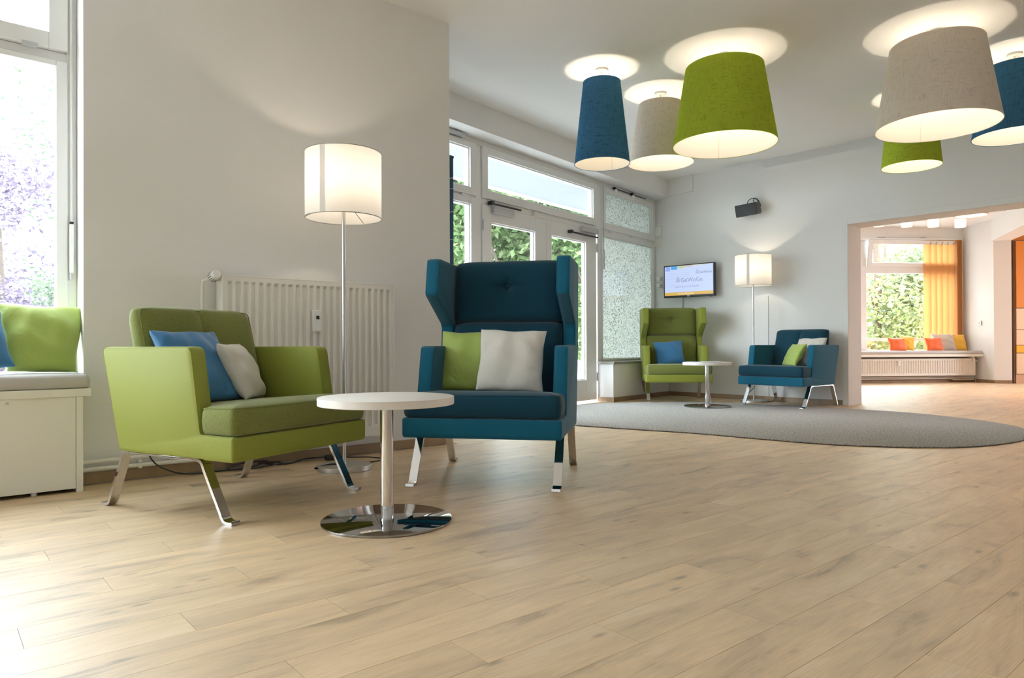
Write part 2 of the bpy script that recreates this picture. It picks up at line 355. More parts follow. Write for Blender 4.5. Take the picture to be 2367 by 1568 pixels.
# ------------------------------------------------------------------ room shell
def wall(name, o, ang, x0, x1, z0, z1, th, holes=(), mat=None):
    z0 = z0 - 0.1 if z0 == 0 else z0
    g = G(); xs = sorted({x0, x1, *[h[0] for h in holes], *[h[1] for h in holes]})
    for a, b in zip(xs, xs[1:]):
        hs = [h for h in holes if h[0] <= a + 1e-6 and h[1] >= b - 1e-6]
        if not hs: g.box(a, b, 0, th, z0, z1)
        else:
            h = hs[0]
            if h[2] > z0 + 1e-6: g.box(a, b, 0, th, z0, h[2])
            if h[3] < z1 - 1e-6: g.box(a, b, 0, th, h[3], z1)
    return struct(obj(name, g, mat or M['wall'], loc=o, rotz=R(ang), smooth=False))
HC = 3.055
A_END = 2.295; AE = PA(A_END, 0)
RET = 1.174; B_L, B_R = -0.966, 4.29
K = [PC(8.6, 0), Vector((4.5, -2.8, 0)), Vector((-2.2, -2.8, 0)), PA(-4.8, 0)]
main_poly = [PA(-4.8,0), PA(A_END,0), PB(B_L,0.05), PB(B_R,0.05), PC(8.6,0), K[1], K[2]]
far_poly = [PC(1.4,0), Vector((5.15,13.1,0)), Vector((8.7,13.42,0)), Vector((12.5,12.6,0)), Vector((12.0,4.0,0)), PC(8.6,0)]
WIN_L = (-4.3, 0.0, 0.46, 2.78)  # window run lengthened out of view for more light from the left
wall('wall_left', A0, ANG_A, -4.8, A_END, 0, HC, 0.30, [WIN_L])
wall('wall_return', AE, ANG_A + 90, 0.30, RET + 0.06, 0, HC, 0.25)
OPEN = (2.458, 5.3, -0.1, 2.10)
wall('wall_right', C0, ANG_C, -0.33, 8.6, 0, HC, 0.37, [OPEN])
def span(p, q): d = q - p; return math.degrees(math.atan2(d.y, d.x)), d.length
for nm, p, q, hs in (('wall_near', K[0], K[1], []), ('wall_rear', K[1], K[2], []), ('wall_side', K[2], K[3], [])):
    a, ln = span(p, q); wall(nm, p, a, 0, ln, 0, HC, 0.3, hs)
    for h in hs:
        c, s = rot2(a); m = (h[0]+h[1])/2
        portal(Vector((p.x + c*m - s*0.3, p.y + s*m + c*0.3, 0)), a, h[1]-h[0], h[3]-h[2], (h[2]+h[3])/2)
portal(PA(-2.15, 0.31), ANG_A, 4.3, 2.32, 1.62)
def grow(poly, k):
    c = sum(poly, Vector((0,0,0)))/len(poly); return [(c.x+(p.x-c.x)*k, c.y+(p.y-c.y)*k) for p in poly]
cg = G().prism([tuple(p[:2]) for p in main_poly], HC, HC + 0.15)
ceil = struct(obj('ceiling', cg, M['ceil'], smooth=False))
struct(obj('ceiling_far', G().prism([tuple(p[:2]) for p in far_poly], 2.95, 3.1), M['ceil'], smooth=False))
# ceiling beam over the entrance glazing and the short return along the right wall
struct(obj('trim_1', G().box(B_L-0.2, B_R+0.02, -0.225, 0.30, 2.80, HC), M['wall'], loc=B0, rotz=R(ANG_B), smooth=False))
struct(obj('trim_2', G().box(0.0, 0.408, -0.028, 0.01, 2.825, HC), M['wall'], loc=C0, rotz=R(ANG_C), smooth=False))
struct(obj('trim_3', G().box(1.05, 2.95, -0.004, 0.01, 2.855, 2.866), M['wall'], loc=C0, rotz=R(ANG_C), smooth=False))
# architrave round the opening to the next room
g = G(); g.box(2.392, 2.458, -0.012, 0.01, 0, 2.165); g.box(2.458, 5.3, -0.012, 0.01, 2.10, 2.165); g.box(5.3, 5.366, -0.012, 0.01, 0, 2.165)
struct(obj('trim_4', g, M['wall'], loc=C0, rotz=R(ANG_C), smooth=True, bevel=0.003))
# parapet under the speckled window
struct(obj('wall_parapet', G().box(2.71, B_R-0.02, -0.21, 0.25, 0, 0.475), M['wall'], loc=B0, rotz=R(ANG_B), smooth=False))
tag(obj('window_sill', G().box(2.69, B_R-0.02, -0.235, 0.02, 0.475, 0.503), M['granite'], loc=B0, rotz=R(ANG_B), smooth=True, bevel=0.003), 'speckled grey granite sill on the parapet below the speckled window', 'window sill')
# skirting boards
def skirt(name, o, ang, x0, x1, y=-0.014, y1=0.004, h=0.058, e0=False, e1=False):
    return struct(obj(name, G().box(x0, x1, y, y1, 0, h), M['skirt'], loc=o, rotz=R(ang), smooth=True, bevel=0.002))
skirt('baseboard_left', A0, ANG_A, -0.03, A_END + 0.014)
skirt('baseboard_return', AE, ANG_A + 90, -0.014, RET)
skirt('baseboard_right', C0, ANG_C, 0.0, 2.392)
skirt('baseboard_parapet', B0, ANG_B, 2.70, B_R - 0.03, -0.224, -0.206)
struct(obj('baseboard_parapet_end', G().box(2.696, 2.714, -0.224, 0.0, 0, 0.058), M['skirt'], loc=B0, rotz=R(ANG_B), smooth=False))
# ------------------------------------------------------------------ floor of vinyl planks
fl = struct(obj('floor', G().prism([tuple(p[:2]) for p in main_poly], -0.10, -0.006), M['plank'], smooth=False))
struct(obj('floor_far', G().prism([tuple(p[:2]) for p in far_poly], -0.10, -0.0065), M['plank'], smooth=False))
def inside(x, y, poly):
    c = False; n = len(poly)
    for i in range(n):
        a, b = poly[i], poly[i-1]
        if (a.y > y) != (b.y > y) and x < (b.x-a.x)*(y-a.y)/(b.y-a.y) + a.x: c = not c
    return c
planks = []
ca, sa = rot2(ANG_A)
def in_room(x, y): return inside(x, y, main_poly) or inside(x, y, far_poly)
for row in range(-30, 90):
    off = ((row*PK) % 1.0)*PLEN
    for col in range(-4, 22):
        u0 = col*PLEN - off; v0 = row*PW; uc, vc = u0 + PLEN/2, v0 + PW/2
        X, Y = ca*uc - sa*vc, sa*uc + ca*vc
        if Y < 0.2 or abs(X)/Y > 1.9: continue
        def ok(u): return all(in_room(ca*u - sa*v, sa*u + ca*v) for v in (v0+0.004, v0+PW-0.004))
        us = [u0 + PLEN*k/40 for k in range(41)]; good = [u for u in us if ok(u)]
        if len(good) < 4: continue
        planks.append((math.hypot(X, Y), good[0], good[-1], v0))
planks.sort()
gp = 0.0005; full = None
frest = G(); nobj = 0
for d, u0, u1, v0 in planks:
    X, Y = ca*(u0+u1)/2 - sa*(v0+PW/2), sa*(u0+u1)/2 + ca*(v0+PW/2)
    seen = abs(X)/Y < 0.95 and Y > 1.0
    if seen and nobj < 300:
        whole = abs(u1-u0-PLEN) < 0.001
        L_ = u1 - u0
        if whole and full: me = full
        else:
            g = G().box(gp, L_-gp, gp, PW-gp, -0.0062, 0.0); me = bpy.data.meshes.new('plank'); me.from_pydata(g.v, [], g.f); me.materials.append(M['plank'])
            if whole: full = me
        o = bpy.data.objects.new('plank', me); COL.objects.link(o); o.parent = fl
        o.location = (ca*u0 - sa*v0, sa*u0 + ca*v0, 0); o.rotation_euler = (0,0,R(ANG_A)); nobj += 1
    else:
        x0, x1, y0, y1 = u0+gp, u1-gp, v0+gp, v0+PW-gp
        n = [(ca*x - sa*y, sa*x + ca*y) for x, y in ((x0,y0),(x1,y0),(x1,y1),(x0,y1))]
        frest.prism(n, -0.0062, 0.0)
obj('far_planks', frest, M['plank'], fl, smooth=False, kind='stuff')

# ------------------------------------------------------------------ glazing helpers (local frame: x along, y out, z up)
def ring(g, x0, x1, z0, z1, w, y0, y1, wb=None, wt=None):
    wb = w if wb is None else wb; wt = w if wt is None else wt
    g.box(x0, x0+w, y0, y1, z0, z1); g.box(x1-w, x1, y0, y1, z0, z1); g.box(x0+w, x1-w, y0, y1, z0, z0+wb); g.box(x0+w, x1-w, y0, y1, z1-wt, z1)
def pane(parent, x0, x1, z0, z1, y, mat=None, name='pane'):
    return box(name, (x0-0.01, x1+0.01, y, y+0.006, z0-0.01, z1+0.01), mat or M['glass'], parent)
# left window, frame 0.22 m inside the wall
wl = sframe('window_1', A0, ANG_A)
g = G(); ring(g, -4.3, 0.0, 0.46, 2.78, 0.045, 0.20, 0.29, wb=0.06); g.box(-1.27, -1.18, 0.20, 0.29, 0.5, 2.74); g.box(-2.75, -2.66, 0.20, 0.29, 0.5, 2.74); g.box(-4.26, -0.04, 0.215, 0.285, 2.22, 2.275)
obj('window_frame', g, M['frame'], wl, bevel=0.004)
for x0, x1 in ((-4.26, -2.745), (-2.665, -1.265), (-1.185, -0.043)):
    s = G(); ring(s, x0, x1, 0.52, 2.222, 0.052, 0.19, 0.27, wb=0.06, wt=0.03); ob = obj('lower_sash', s, M['frame'], wl, bevel=0.004)
    pane(ob, x0+0.052, x1-0.052, 0.58, 2.192, 0.235)
    s = G(); ring(s, x0, x1, 2.277, 2.745, 0.085, 0.18, 0.27, wb=0.085, wt=0.06); ob = obj('upper_sash', s, M['frame'], wl, bevel=0.004)
    pane(ob, x0+0.085, x1-0.085, 2.362, 2.685, 0.235)
obj('catch', G().box(-0.245, -0.175, 0.172, 0.19, 2.262, 2.285), M['alu'], wl, bevel=0.003)
obj('opener_rod', G().tube([(-0.028, 0.185, 1.37), (-0.028, 0.185, 2.74)], 0.006, 8), M['frame'], wl)
hd = obj('opener_handle', G().box(-0.037, -0.019, 0.165, 0.187, 1.10, 1.36), M['white_pl'], wl, bevel=0.003)
obj('handle_collar', G().box(-0.036, -0.020, 0.166, 0.188, 1.36, 1.372), M['black'], hd)
obj('handle_joint', G().lathe([(0.008,0),(0.008,0.03)], 12, (-0.028,0.176,1.065)), M['alu'], hd)

# entrance glazing: fixed frame, door leaves, fanlight, side windows
we = sframe('window_2', B0, ANG_B)
g = G()
g.box(B_L, B_R, 0.0, 0.09, 2.735, 2.80)                                   # head
g.box(0.385, 0.465, 0.0, 0.09, 0, 2.735)                                  # post left of the doors
g.box(2.69, 2.775, 0.0, 0.09, 0, 2.735)                                   # post right of the doors
g.box(0.465, 2.69, 0.004, 0.09, 2.155, 2.215)                             # transom over the doors
g.box(B_L, 0.385, 0.004, 0.09, 2.175, 2.225)
g.box(2.775, B_R, 0.004, 0.09, 2.165, 2.21)
g.box(B_R-0.06, B_R, 0.0, 0.09, 0.5, 2.735); g.box(B_L, B_L+0.06, 0, 0.09, 0, 2.735)
g.box(2.775, B_R-0.06, 0.0, 0.09, 0.503, 0.525)
g.box(B_L, 0.385, 0.0, 0.09, 0, 0.35)
obj('window_frame', g, M['frame'], we, bevel=0.004)
def sash(parent, name, x0, x1, z0, z1, w, gl, wb=None, wt=None, y0=-0.018, y1=0.06, yg=0.035, pm=None):
    s = G(); ring(s, x0, x1, z0, z1, w, y0, y1, wb, wt)
    wb_ = w if wb is None else wb; wt_ = w if wt is None else wt
    # glazing beads: a thinner inner ring
    ring(s, x0+w-0.002, x1-w+0.002, z0+wb_-0.002, z1-wt_+0.002, 0.014, y0+0.02, y1)
    o = obj(name, s, M['frame'], parent, bevel=0.003)
    pane(o, x0+w+0.01, x1-w-0.01, z0+wb_+0.01, z1-wt_-0.01, yg, pm); return o
sash(we, 'fanlight_sash', 0.468, 2.66, 2.215, 2.745, 0.085, None, wb=0.085, wt=0.075)
sash(we, 'side_sash', B_L+0.03, 0.372, 2.215, 2.745, 0.085, None, wb=0.075, wt=0.06)
sash(we, 'side_sash', B_L+0.03, 0.372, 0.36, 2.195, 0.08, None, wt=0.07)
sash(we, 'speckled_sash', 2.785, B_R-0.05, 2.20, 2.745, 0.085, None, wb=0.085, wt=0.06, pm=M['film'])
sash(we, 'speckled_sash', 2.745+0.035, B_R-0.05, 0.51, 2.17, 0.04, None, wb=0.02, wt=0.055, y0=0.0, pm=M['film'])
obj('opener_rod', G().tube([(2.788, -0.03, 1.92), (2.788, -0.03, 2.74)], 0.006, 8), M['alu'], we)
obj('opener_handle', G().box(2.779, 2.797, -0.045, -0.025, 1.68, 1.93), M['alu'], we, bevel=0.003)
g = G().box(3.10, 3.93, -0.03, -0.018, 2.757, 2.767)
g.box(3.06, 3.10, -0.04, -0.005, 2.748, 2.775); g.box(3.52, 3.56, -0.04, -0.005, 2.745, 2.78)
obj('opener_gear', g, M['black'], we, bevel=0.002)
for x in (3.08, 3.54): obj('gear_knob', G().lathe([(0.02,0),(0.024,0.03),(0.015,0.035)], 14, (x, -0.045, 2.712)), M['white_pl'], we)
obj('opener_box', G().box(-0.28, 0.17, -0.06, -0.005, 2.755, 2.79), M['alu'], we, bevel=0.004)
for x, z in ((0.16, 2.20), (2.95, 2.182), (3.5, 2.182), (4.0, 2.182)): obj('catch', G().box(x, x+0.07, -0.03, -0.01, z-0.012, z+0.008), M['frame'], we, bevel=0.003)
obj('contact_sensor', G().box(1.335, 1.51, -0.035, 0.0, 2.14, 2.20), M['lam'], we, bevel=0.004)
portal(PB(1.66, 0.31), ANG_B, 5.2, 2.75, 1.38)
def door(name, x0, x1, gx0, gx1):
    d = sframe(name, B0, ANG_B)
    s = G(); y0, y1 = -0.012, 0.05
    s.box(x0, gx0, y0, y1, 0.03, 2.15); s.box(gx1, x1, y0, y1, 0.03, 2.15); s.box(gx0, gx1, y0, y1, 1.985, 2.15); s.box(gx0, gx1, y0, y1, 0.03, 0.285)
    ring(s, gx0-0.004, gx1+0.004, 0.281, 1.989, 0.016, y0+0.022, y1)
    obj('leaf', s, M['frame'], d, bevel=0.003)
    obj('kick_board', G().box(x0+0.01, x1-0.01, y0-0.008, y0+0.01, 0.04, 0.135), M['frame'], d, bevel=0.003)
    pane(d, gx0+0.012, gx1-0.012, 0.297, 1.973, 0.025)
    return d
d1 = door('door_1', 0.470, 1.575, 0.613, 1.362); d2 = door('door_2', 1.580, 2.640, 1.680, 2.405)
for d, xh in ((d1, 0.467), (d2, 2.64)):
    for z in (1.92, 0.3): obj('hinge', G().lathe([(0.009,0),(0.009,0.11)], 10, (xh, -0.022, z-0.04)), M['alu'], d)
obj('handle', G().tube([(1.49,-0.012,1.05),(1.49,-0.06,1.05),(1.37,-0.06,1.05)], 0.010, 8), M['steel'], d1)
def closer(d, x0, x1, z0, z1, ax0, ax1, az):
    c = obj('door_closer', G().box(x0, x1, -0.062, -0.012, z0, z1), M['alu'], d, bevel=0.004)
    obj('closer_arm', G().box(ax0, ax1, -0.055, -0.04, az-0.008, az+0.008), M['black'], c); obj('arm_shoe', G().box(ax0-0.015, ax0+0.03, -0.065, -0.01, az-0.012, az+0.022), M['black'], c)
closer(d1, 0.60, 0.93, 2.075, 2.145, 0.57, 1.06, 2.168)
closer(d2, 2.27, 2.63, 2.10, 2.165, 2.02, 2.62, 2.06)
pane(we, 2.82, B_R-0.09, 0.53, 2.115, 0.028, name='pane'); pane(we, 2.87, B_R-0.135, 2.285, 2.685, 0.028)

# ------------------------------------------------------------------ far room
E0 = Vector((5.2, 13.07, 0)); ANG_E = 5.45
def PE(x, y, z=0.0): return frame_pt(E0, ANG_E, x, y, z)
wall('wall_far', E0, ANG_E, -0.2, 3.75, 0, 2.95, 0.25, [(0.2, 3.42, 0.52, 2.74)])
p, q = PC(1.2, 0.37), PE(-0.05, 0.05)
a, ln = span(p, q); wall('wall_far_side', p, a, 0, ln, 0, 2.95, 0.2)
p, q = Vector((8.685, 13.41, 0)), Vector((8.705, 12.57, 0)); a, ln = span(p, q); wall('wall_reveal', p, a, 0, ln, 0, 2.95, 0.2)
struct(obj('wall_column', G().prism([(8.70,12.57),(8.955,12.475),(9.0,12.8),(8.72,12.85)], 0, 2.95), M['wall'], smooth=False))
struct(obj('baseboard_column', G().prism([(8.688,13.05),(8.70,13.05),(8.712,12.566),(8.953,12.476),(8.950,12.464),(8.698,12.556)], 0, 0.058), M['skirt'], smooth=False))
struct(obj('trim_5', G().prism([(8.66,12.57),(8.955,12.475),(8.16,10.15),(7.72,10.15)], 2.57, 2.95), M['wall'], smooth=False))
p, q = Vector((8.95, 12.9, 0)), Vector((12.6, 12.7, 0)); a, ln = span(p, q); wall('wall_far_back', p, a, 0, ln, 0, 2.95, 0.2, mat=M['wall_orange'])
p, q = Vector((12.3, 12.8, 0)), Vector((11.8, 4.0, 0)); a, ln = span(p, q); wall('wall_far_right', p, a, 0, ln, 0, 2.95, 0.2, [(1.0, 3.7, 0.7, 2.65)], M['wall_orange'])  # unseen window opening added to brighten the far room
c_, s_ = rot2(a); portal(Vector((p.x + c_*2.35 - s_*0.22, p.y + s_*2.35 + c_*0.22, 0)), a, 2.7, 1.95, 1.675)
p, q = Vector((11.9, 4.0, 0)), PC(8.5, 0.3); a, ln = span(p, q); wall('wall_far_near', p, a, 0, ln, 0, 2.95, 0.2, mat=M['wall_orange'])
portal(PE(1.81, 0.27), ANG_E, 3.2, 2.2, 1.63)
struct(obj('wall_far_parapet', G().box(-0.1, 3.50, -0.30, 0.0, 0, 0.46), M['wall'], loc=E0, rotz=R(ANG_E), smooth=False))
struct(obj('baseboard_far', G().box(-0.1, 3.50, -0.315, -0.298, 0, 0.06), M['skirt'], loc=E0, rotz=R(ANG_E), smooth=False))
wf = sframe('window_3', E0, ANG_E)
g = G(); ring(g, 0.2, 3.42, 0.52, 2.74, 0.06, 0.06, 0.14, wb=0.09); g.box(1.42, 1.58, 0.06, 0.14, 0.6, 2.7); g.box(0.25, 3.38, 0.05, 0.14, 2.07, 2.20)
g.box(0.25, 3.38, 0.07, 0.13, 0.775, 0.83)
obj('window_frame', g, M['frame'], wf, bevel=0.004)
for x0, x1 in ((0.26, 1.42), (1.58, 3.36)): pane(wf, x0, x1, 0.62, 2.07, 0.10)
s = G(); ring(s, 0, 1.80, 0, 0.50, 0.075, -0.03, 0.03); ts = obj('tilted_sash', s, M['frame'], wf, loc=(1.585, 0.05, 2.20), bevel=0.003); pane(ts, 0.075, 1.725, 0.075, 0.425, 0.0)
ts.rotation_euler = (R(9), 0, 0)
s = G(); ring(s, 0.26, 1.42, 2.20, 2.70, 0.075, 0.03, 0.09); ob = obj('upper_sash', s, M['frame'], wf, bevel=0.003); pane(ob, 0.335, 1.345, 2.275, 2.625, 0.06)
obj('opener_gear', G().box(1.75, 2.75, -0.035, -0.02, 2.725, 2.74).box(1.75, 1.9, -0.04, -0.015, 2.715, 2.745).box(2.6, 2.72, -0.04, -0.015, 2.715, 2.745), M['black'], wf)

# ------------------------------------------------------------------ soft shapes
def esse(t, p=6.0, q=2.2): return max(0.0, 1 - abs(t)**p)**(1/q)
def pad_mesh(w, h, t, res=26, p=7.0, q=2.4, fn=None, corner=0.05):
    """upright cushion block: width along y, height along z from 0, thickness along x (front = +x)"""
    g = G(); n = res; ts = []
    for i in range(n+1):
        u = -1 + 2*i/n; ts.append(math.copysign(1 - (1-abs(u))**1.7, u))
    def P(u, v, side):
        e = esse(u, p, q)*esse(v, p, q); cx = 1 - corner*abs(v)**10*0.5; cz = 1 - corner*abs(u)**10*0.5
        x = side*e*t/2
        if side > 0 and fn: x += fn(u, v)*e
        return (x, u*cx*w/2, h/2 + v*cz*h/2)
    N = n+1; vs = []; fs = []
    for side in (1, -1):
        o = len(vs)
        for j in range(N):
            for i in range(N): vs.append(P(ts[i], ts[j], side))
        for j in range(n):
            for i in range(n):
                a = o+j*N+i; fs.append((a, a+1, a+N+1, a+N) if side > 0 else (a, a+N, a+N+1, a+1))
    g.add(vs, fs); return g
def weld(o, d=0.0008):
    bm = bmesh.new(); bm.from_mesh(o.data); bmesh.ops.remove_doubles(bm, verts=bm.verts, dist=d); bmesh.ops.recalc_face_normals(bm, faces=bm.faces)
    bm.to_mesh(o.data); bm.free(); o.data.shade_smooth(); return o
def pillow_mesh(w, h, t, seed, dent=0.0, res=28, taper=0.0):
    rnd = random.Random(seed); ph = [rnd.uniform(0, 6.28) for _ in range(8)]; g = G(); n = res
    ts = [math.copysign(1-(1-abs(-1+2*i/n))**1.5, -1+2*i/n) for i in range(n+1)]; N = n+1; vs = []; fs = []
    for side in (1, -1):
        o = len(vs)
        for v in ts:
            for u in ts:
                e = (max(0, 1-u*u)*max(0, 1-v*v))**0.40
                fold = 0.10*math.sin(5*u+3*v+ph[0])*math.sin(4*v-2*u+ph[1]) + 0.06*math.sin(11*u*v+ph[2]+5*u)
                fold += 0.10*math.exp(-((v+0.75)/0.16)**2)*math.sin(4*u+ph[3]) + 0.07*math.exp(-((u-0.8)/0.15)**2)*math.sin(9*v+ph[5])
                y = -side*t/2*e*(1+fold*side) - dent*t*(1-v)*0.2*e
                pin = 0.06; x = u*w/2*(1-pin*(1-v*v)*abs(u)) ; z = h/2 + v*h/2*(1-(pin if v > 0 else 0.012)*(1-u*u)*abs(v))
                x *= 1 - taper*(1-v)/2; x += 0.002*math.sin(6*v+ph[4])*abs(u); z += 0.0025*math.sin(6*u+ph[6])*max(v, 0)
                vs.append((x, y, z))
        for j in range(n):
            for i in range(n):
                a = o+j*N+i; fs.append((a, a+1, a+N+1, a+N) if side > 0 else (a, a+N, a+N+1, a+1))
    return g.add(vs, fs)
def pillow(label, w, h, t, mat, loc, yaw, lean, roll=0.0, seed=1, dent=0.0, group=None, taper=0.0):
    """front faces local -y; yaw turns it, lean tips the top back, roll tilts it in its own plane"""
    o = weld(obj('cushion', pillow_mesh(w, h, t, seed, dent, 28, taper), mat)); tag(o, label, 'cushion', group)
    o.rotation_mode = 'YXZ'; o.rotation_euler = (R(-lean), R(roll), R(yaw)); o.location = loc
    # rest the lowest point on the given height
    m = o.rotation_euler.to_matrix(); zmin = min((m @ v.co).z for v in o.data.vertices); o.location.z = loc[2] - zmin
    return o

# ------------------------------------------------------------------ lounge chairs (x = front, y = sitter's left)
HW, TP = 0.40, 0.074
BEV = [(0.013,1,0),(0.005,1,0.0025),(0.0012,1,0.009),(0,1,0.018),(0,1,TP-0.018),(0.0012,1,TP-0.009),(0.005,1,TP-0.0025),(0.013,1,TP)]
ARM = [(-0.272,0.252),(0.430,0.252),(0.430,0.345),(0.245,0.352),(0.188,0.705),(-0.395,0.705)]
ARM_R = [0.018,0.018,0.018,0.018,0.040,0.03]
WING = [(-0.272,0.252),(0.430,0.252),(0.430,0.345),(0.225,0.352),(0.135,0.705),(-0.245,0.705),(-0.255,0.825),(0.062,0.985),(0.020,1.190),(-0.432,1.190),(-0.395,0.700)]
WING_R = [0.018,0.018,0.018,0.018,0.040,0.018,0.05,0.03,0.03,0.03,0.05]
def inset_poly(pl, d):
    out = []; n = len(pl)
    for i in range(n):
        a, b = Vector(pl[i-1]), Vector(pl[(i+1)%n]); e = (b-a).normalized(); out.append((pl[i][0]-e.y*d, pl[i][1]+e.x*d))
    return out + [out[0]]
def chair_common(t, outer, inner, outline, rads):
    pl = round_poly(outline, rads)
    for sgn in (1, -1):
        y0 = HW - TP if sgn > 0 else -HW
        sp_ = obj('side_panel', G().layered(pl, BEV, lambda a,b,c,y0=y0:(a, y0+c, b)), outer, t)
        for c in (0.0035, TP-0.0035):
            obj('seam', G().tube([(a, y0+c, b) for a, b in inset_poly(pl, 0.0035)], 0.0016, 5, cap=False), outer, sp_)
    rl = round_poly([(0.255,-HW-0.001),(0.434,-HW-0.001),(0.434,HW+0.001),(0.255,HW+0.001)], [0.0,0.014,0.014,0.0])
    obj('front_rail', G().layered(rl, [(0.008,1,0.249),(0.001,1,0.257),(0,1,0.27),(0,1,0.333),(0.002,1,0.343),(0.012,1,0.348)]), outer, t)
    obj('seat_base', G().box(-0.26, 0.27, -HW+TP-0.002, HW-TP+0.002, 0.262, 0.345), outer, t, bevel=0.005)
    T = round_poly([(-0.24,-0.322),(0.232,-0.322),(0.245,-0.395),(0.438,-0.395),(0.438,0.395),(0.245,0.395),(0.232,0.322),(-0.24,0.322)], [0.03,0.015,0.03,0.035,0.035,0.03,0.015,0.03])
    sc_ = obj('seat_cushion', G().layered(T, [(0.022,1,0.349),(0.006,1,0.354),(0,1,0.368),(-0.004,1,0.41),(0,1,0.448),(0.006,1,0.459),(0.022,1,0.467),(0.022,0.86,0.475),(0.022,0.62,0.479),(0.022,0.3,0.480)], lambda a,b,c:(a, b, c - max(0.0, 0.33-a)*0.075*(c-0.349)/0.13)), inner, t, angle=60)
    sc_.visible_shadow = True
    pp = [Vector((x,y,0.4595-max(0.0,0.33-x)*0.063)) for x,y in round_poly([(-0.2,-0.316),(0.228,-0.316),(0.245,-0.389),(0.432,-0.389),(0.432,0.389),(0.245,0.389),(0.228,0.316),(-0.2,0.316)], 0.03)]
    obj('piping', G().tube(pp+[pp[0]], 0.003, 6, cap=False), inner, sc_)
    for sgn in (1, -1):
        yy = sgn*(HW-0.032)
        obj('mounting_bar', G().box(-0.25, 0.215, yy-0.02, yy+0.02, 0.241, 0.2515), M['chrome'], t, bevel=0.002)
        front = [(0.19,0.2455),(0.215,0.2452),(0.232,0.240),(0.242,0.228),(0.252,0.207),(0.343,0.047),(0.352,0.029),(0.360,0.017),(0.370,0.0095),(0.382,0.0068),(0.398,0.0066),(0.412,0.0085)]
        rear = [(-x-0.03*(z/0.2455)-0.002, z) for x, z in front]
        obj('leg', G().ribbon(front, 0.042, 0.0130, yy), M['chrome'], t, angle=30)
        obj('leg', G().ribbon(rear, 0.042, 0.0130, yy), M['chrome'], t, angle=30)
def armchair(name, label, outer, inner, loc, rotz):
    t = thing(name, label, 'armchair', loc, rotz); chair_common(t, outer, inner, ARM, ARM_R)
    bk = obj('back_panel', G().box(-0.03, 0.0, -HW+TP-0.002, HW-TP+0.002, 0, 0.45), outer, t, loc=(-0.262,0,0.258), bevel=0.008); bk.rotation_euler = (0, R(-14.5), 0)
    def groove(u, v): return -0.016*math.exp(-(u/0.022)**2)
    c = weld(obj('back_cushion', pad_mesh(0.645, 0.52, 0.135, 34, fn=groove, corner=0.08), inner, t, loc=(-0.178,0,0.385))); c.rotation_euler = (0, R(-15.5), 0)
    k = [Vector((0.040, y, z)) for y, z in round_poly([(-0.306,0.018),(0.306,0.018),(0.306,0.500),(-0.306,0.500)], 0.03)]
    obj('piping', G().tube([(p.x, p.y, p.z) for p in k]+[tuple(k[0])], 0.0028, 6, cap=False), inner, c)
    return t
def wingchair(name, label, outer, inner, loc, rotz):
    t = thing(name, label, 'armchair', loc, rotz); chair_common(t, outer, inner, WING, WING_R)
    bk = obj('back_panel', G().layered([(-0.272,0.255),(-0.243,0.255),(-0.365,0.70),(-0.400,1.165),(-0.430,1.165),(-0.395,0.70)], [(0.006,1,-HW+TP-0.003),(0,1,-HW+TP+0.004),(0,1,HW-TP-0.004),(0.006,1,HW-TP+0.003)], lambda a,b,c:(a,c,b)), outer, t)
    c = weld(obj('back_cushion', pad_mesh(0.65, 0.475, 0.15, 26, corner=0.06), inner, t, loc=(-0.190,0,0.375))); c.rotation_euler = (0, R(-12.5), 0)
    def tuft(u, v):
        r2 = (u*1.0)**2 + ((v-0.12)*0.55)**2
        cr = 0.010*math.exp(-(u/0.03)**2)*math.exp(-((v-0.12)/0.45)**2) + 0.010*math.exp(-((v-0.12)/0.05)**2)*math.exp(-(u/0.42)**2)
        return -(0.030*math.exp(-r2/0.012) + cr) + 0.010*(1-u*u)*(1-v*v)
    hcu = weld(obj('head_cushion', pad_mesh(0.655, 0.37, 0.145, 44, fn=tuft, corner=0.08), inner, t, loc=(-0.290,0,0.838))); hcu.rotation_euler = (0, R(-8), 0)
    obj('button', G().lathe([(0,0.0),(0.009,0.0),(0.011,0.003),(0.007,0.006),(0,0.007)], 14), inner, hcu, loc=(0.052,0.0,0.207)).rotation_euler = (0, R(90), 0)
    return t
GREEN_C = Vector((-1.287, 3.262, 0))
armchair('armchair', 'low lime green armchair with olive seat, beside the radiator, white and blue cushions on it', M['lime'], M['olive'], GREEN_C, R(-27.4))
WING_C = Vector((-0.075, 3.816, 0))
wingchair('wing_chair', 'tall teal blue wing chair with chrome legs behind the near round table', M['teal'], M['petrol'], WING_C, R(-101.0))
FW_C = Vector((2.088, 8.962, 0.0))
wingchair('wing_chair', 'tall green wing chair under the television by the far wall', M['lime'], M['olive'], FW_C, R(-95.0))
FA_C = Vector((3.225, 8.105, 0.0))
armchair('armchair', 'low blue armchair near the doorway, beside the far floor lamp', M['teal'], M['petrol'], FA_C, R(-141.0))

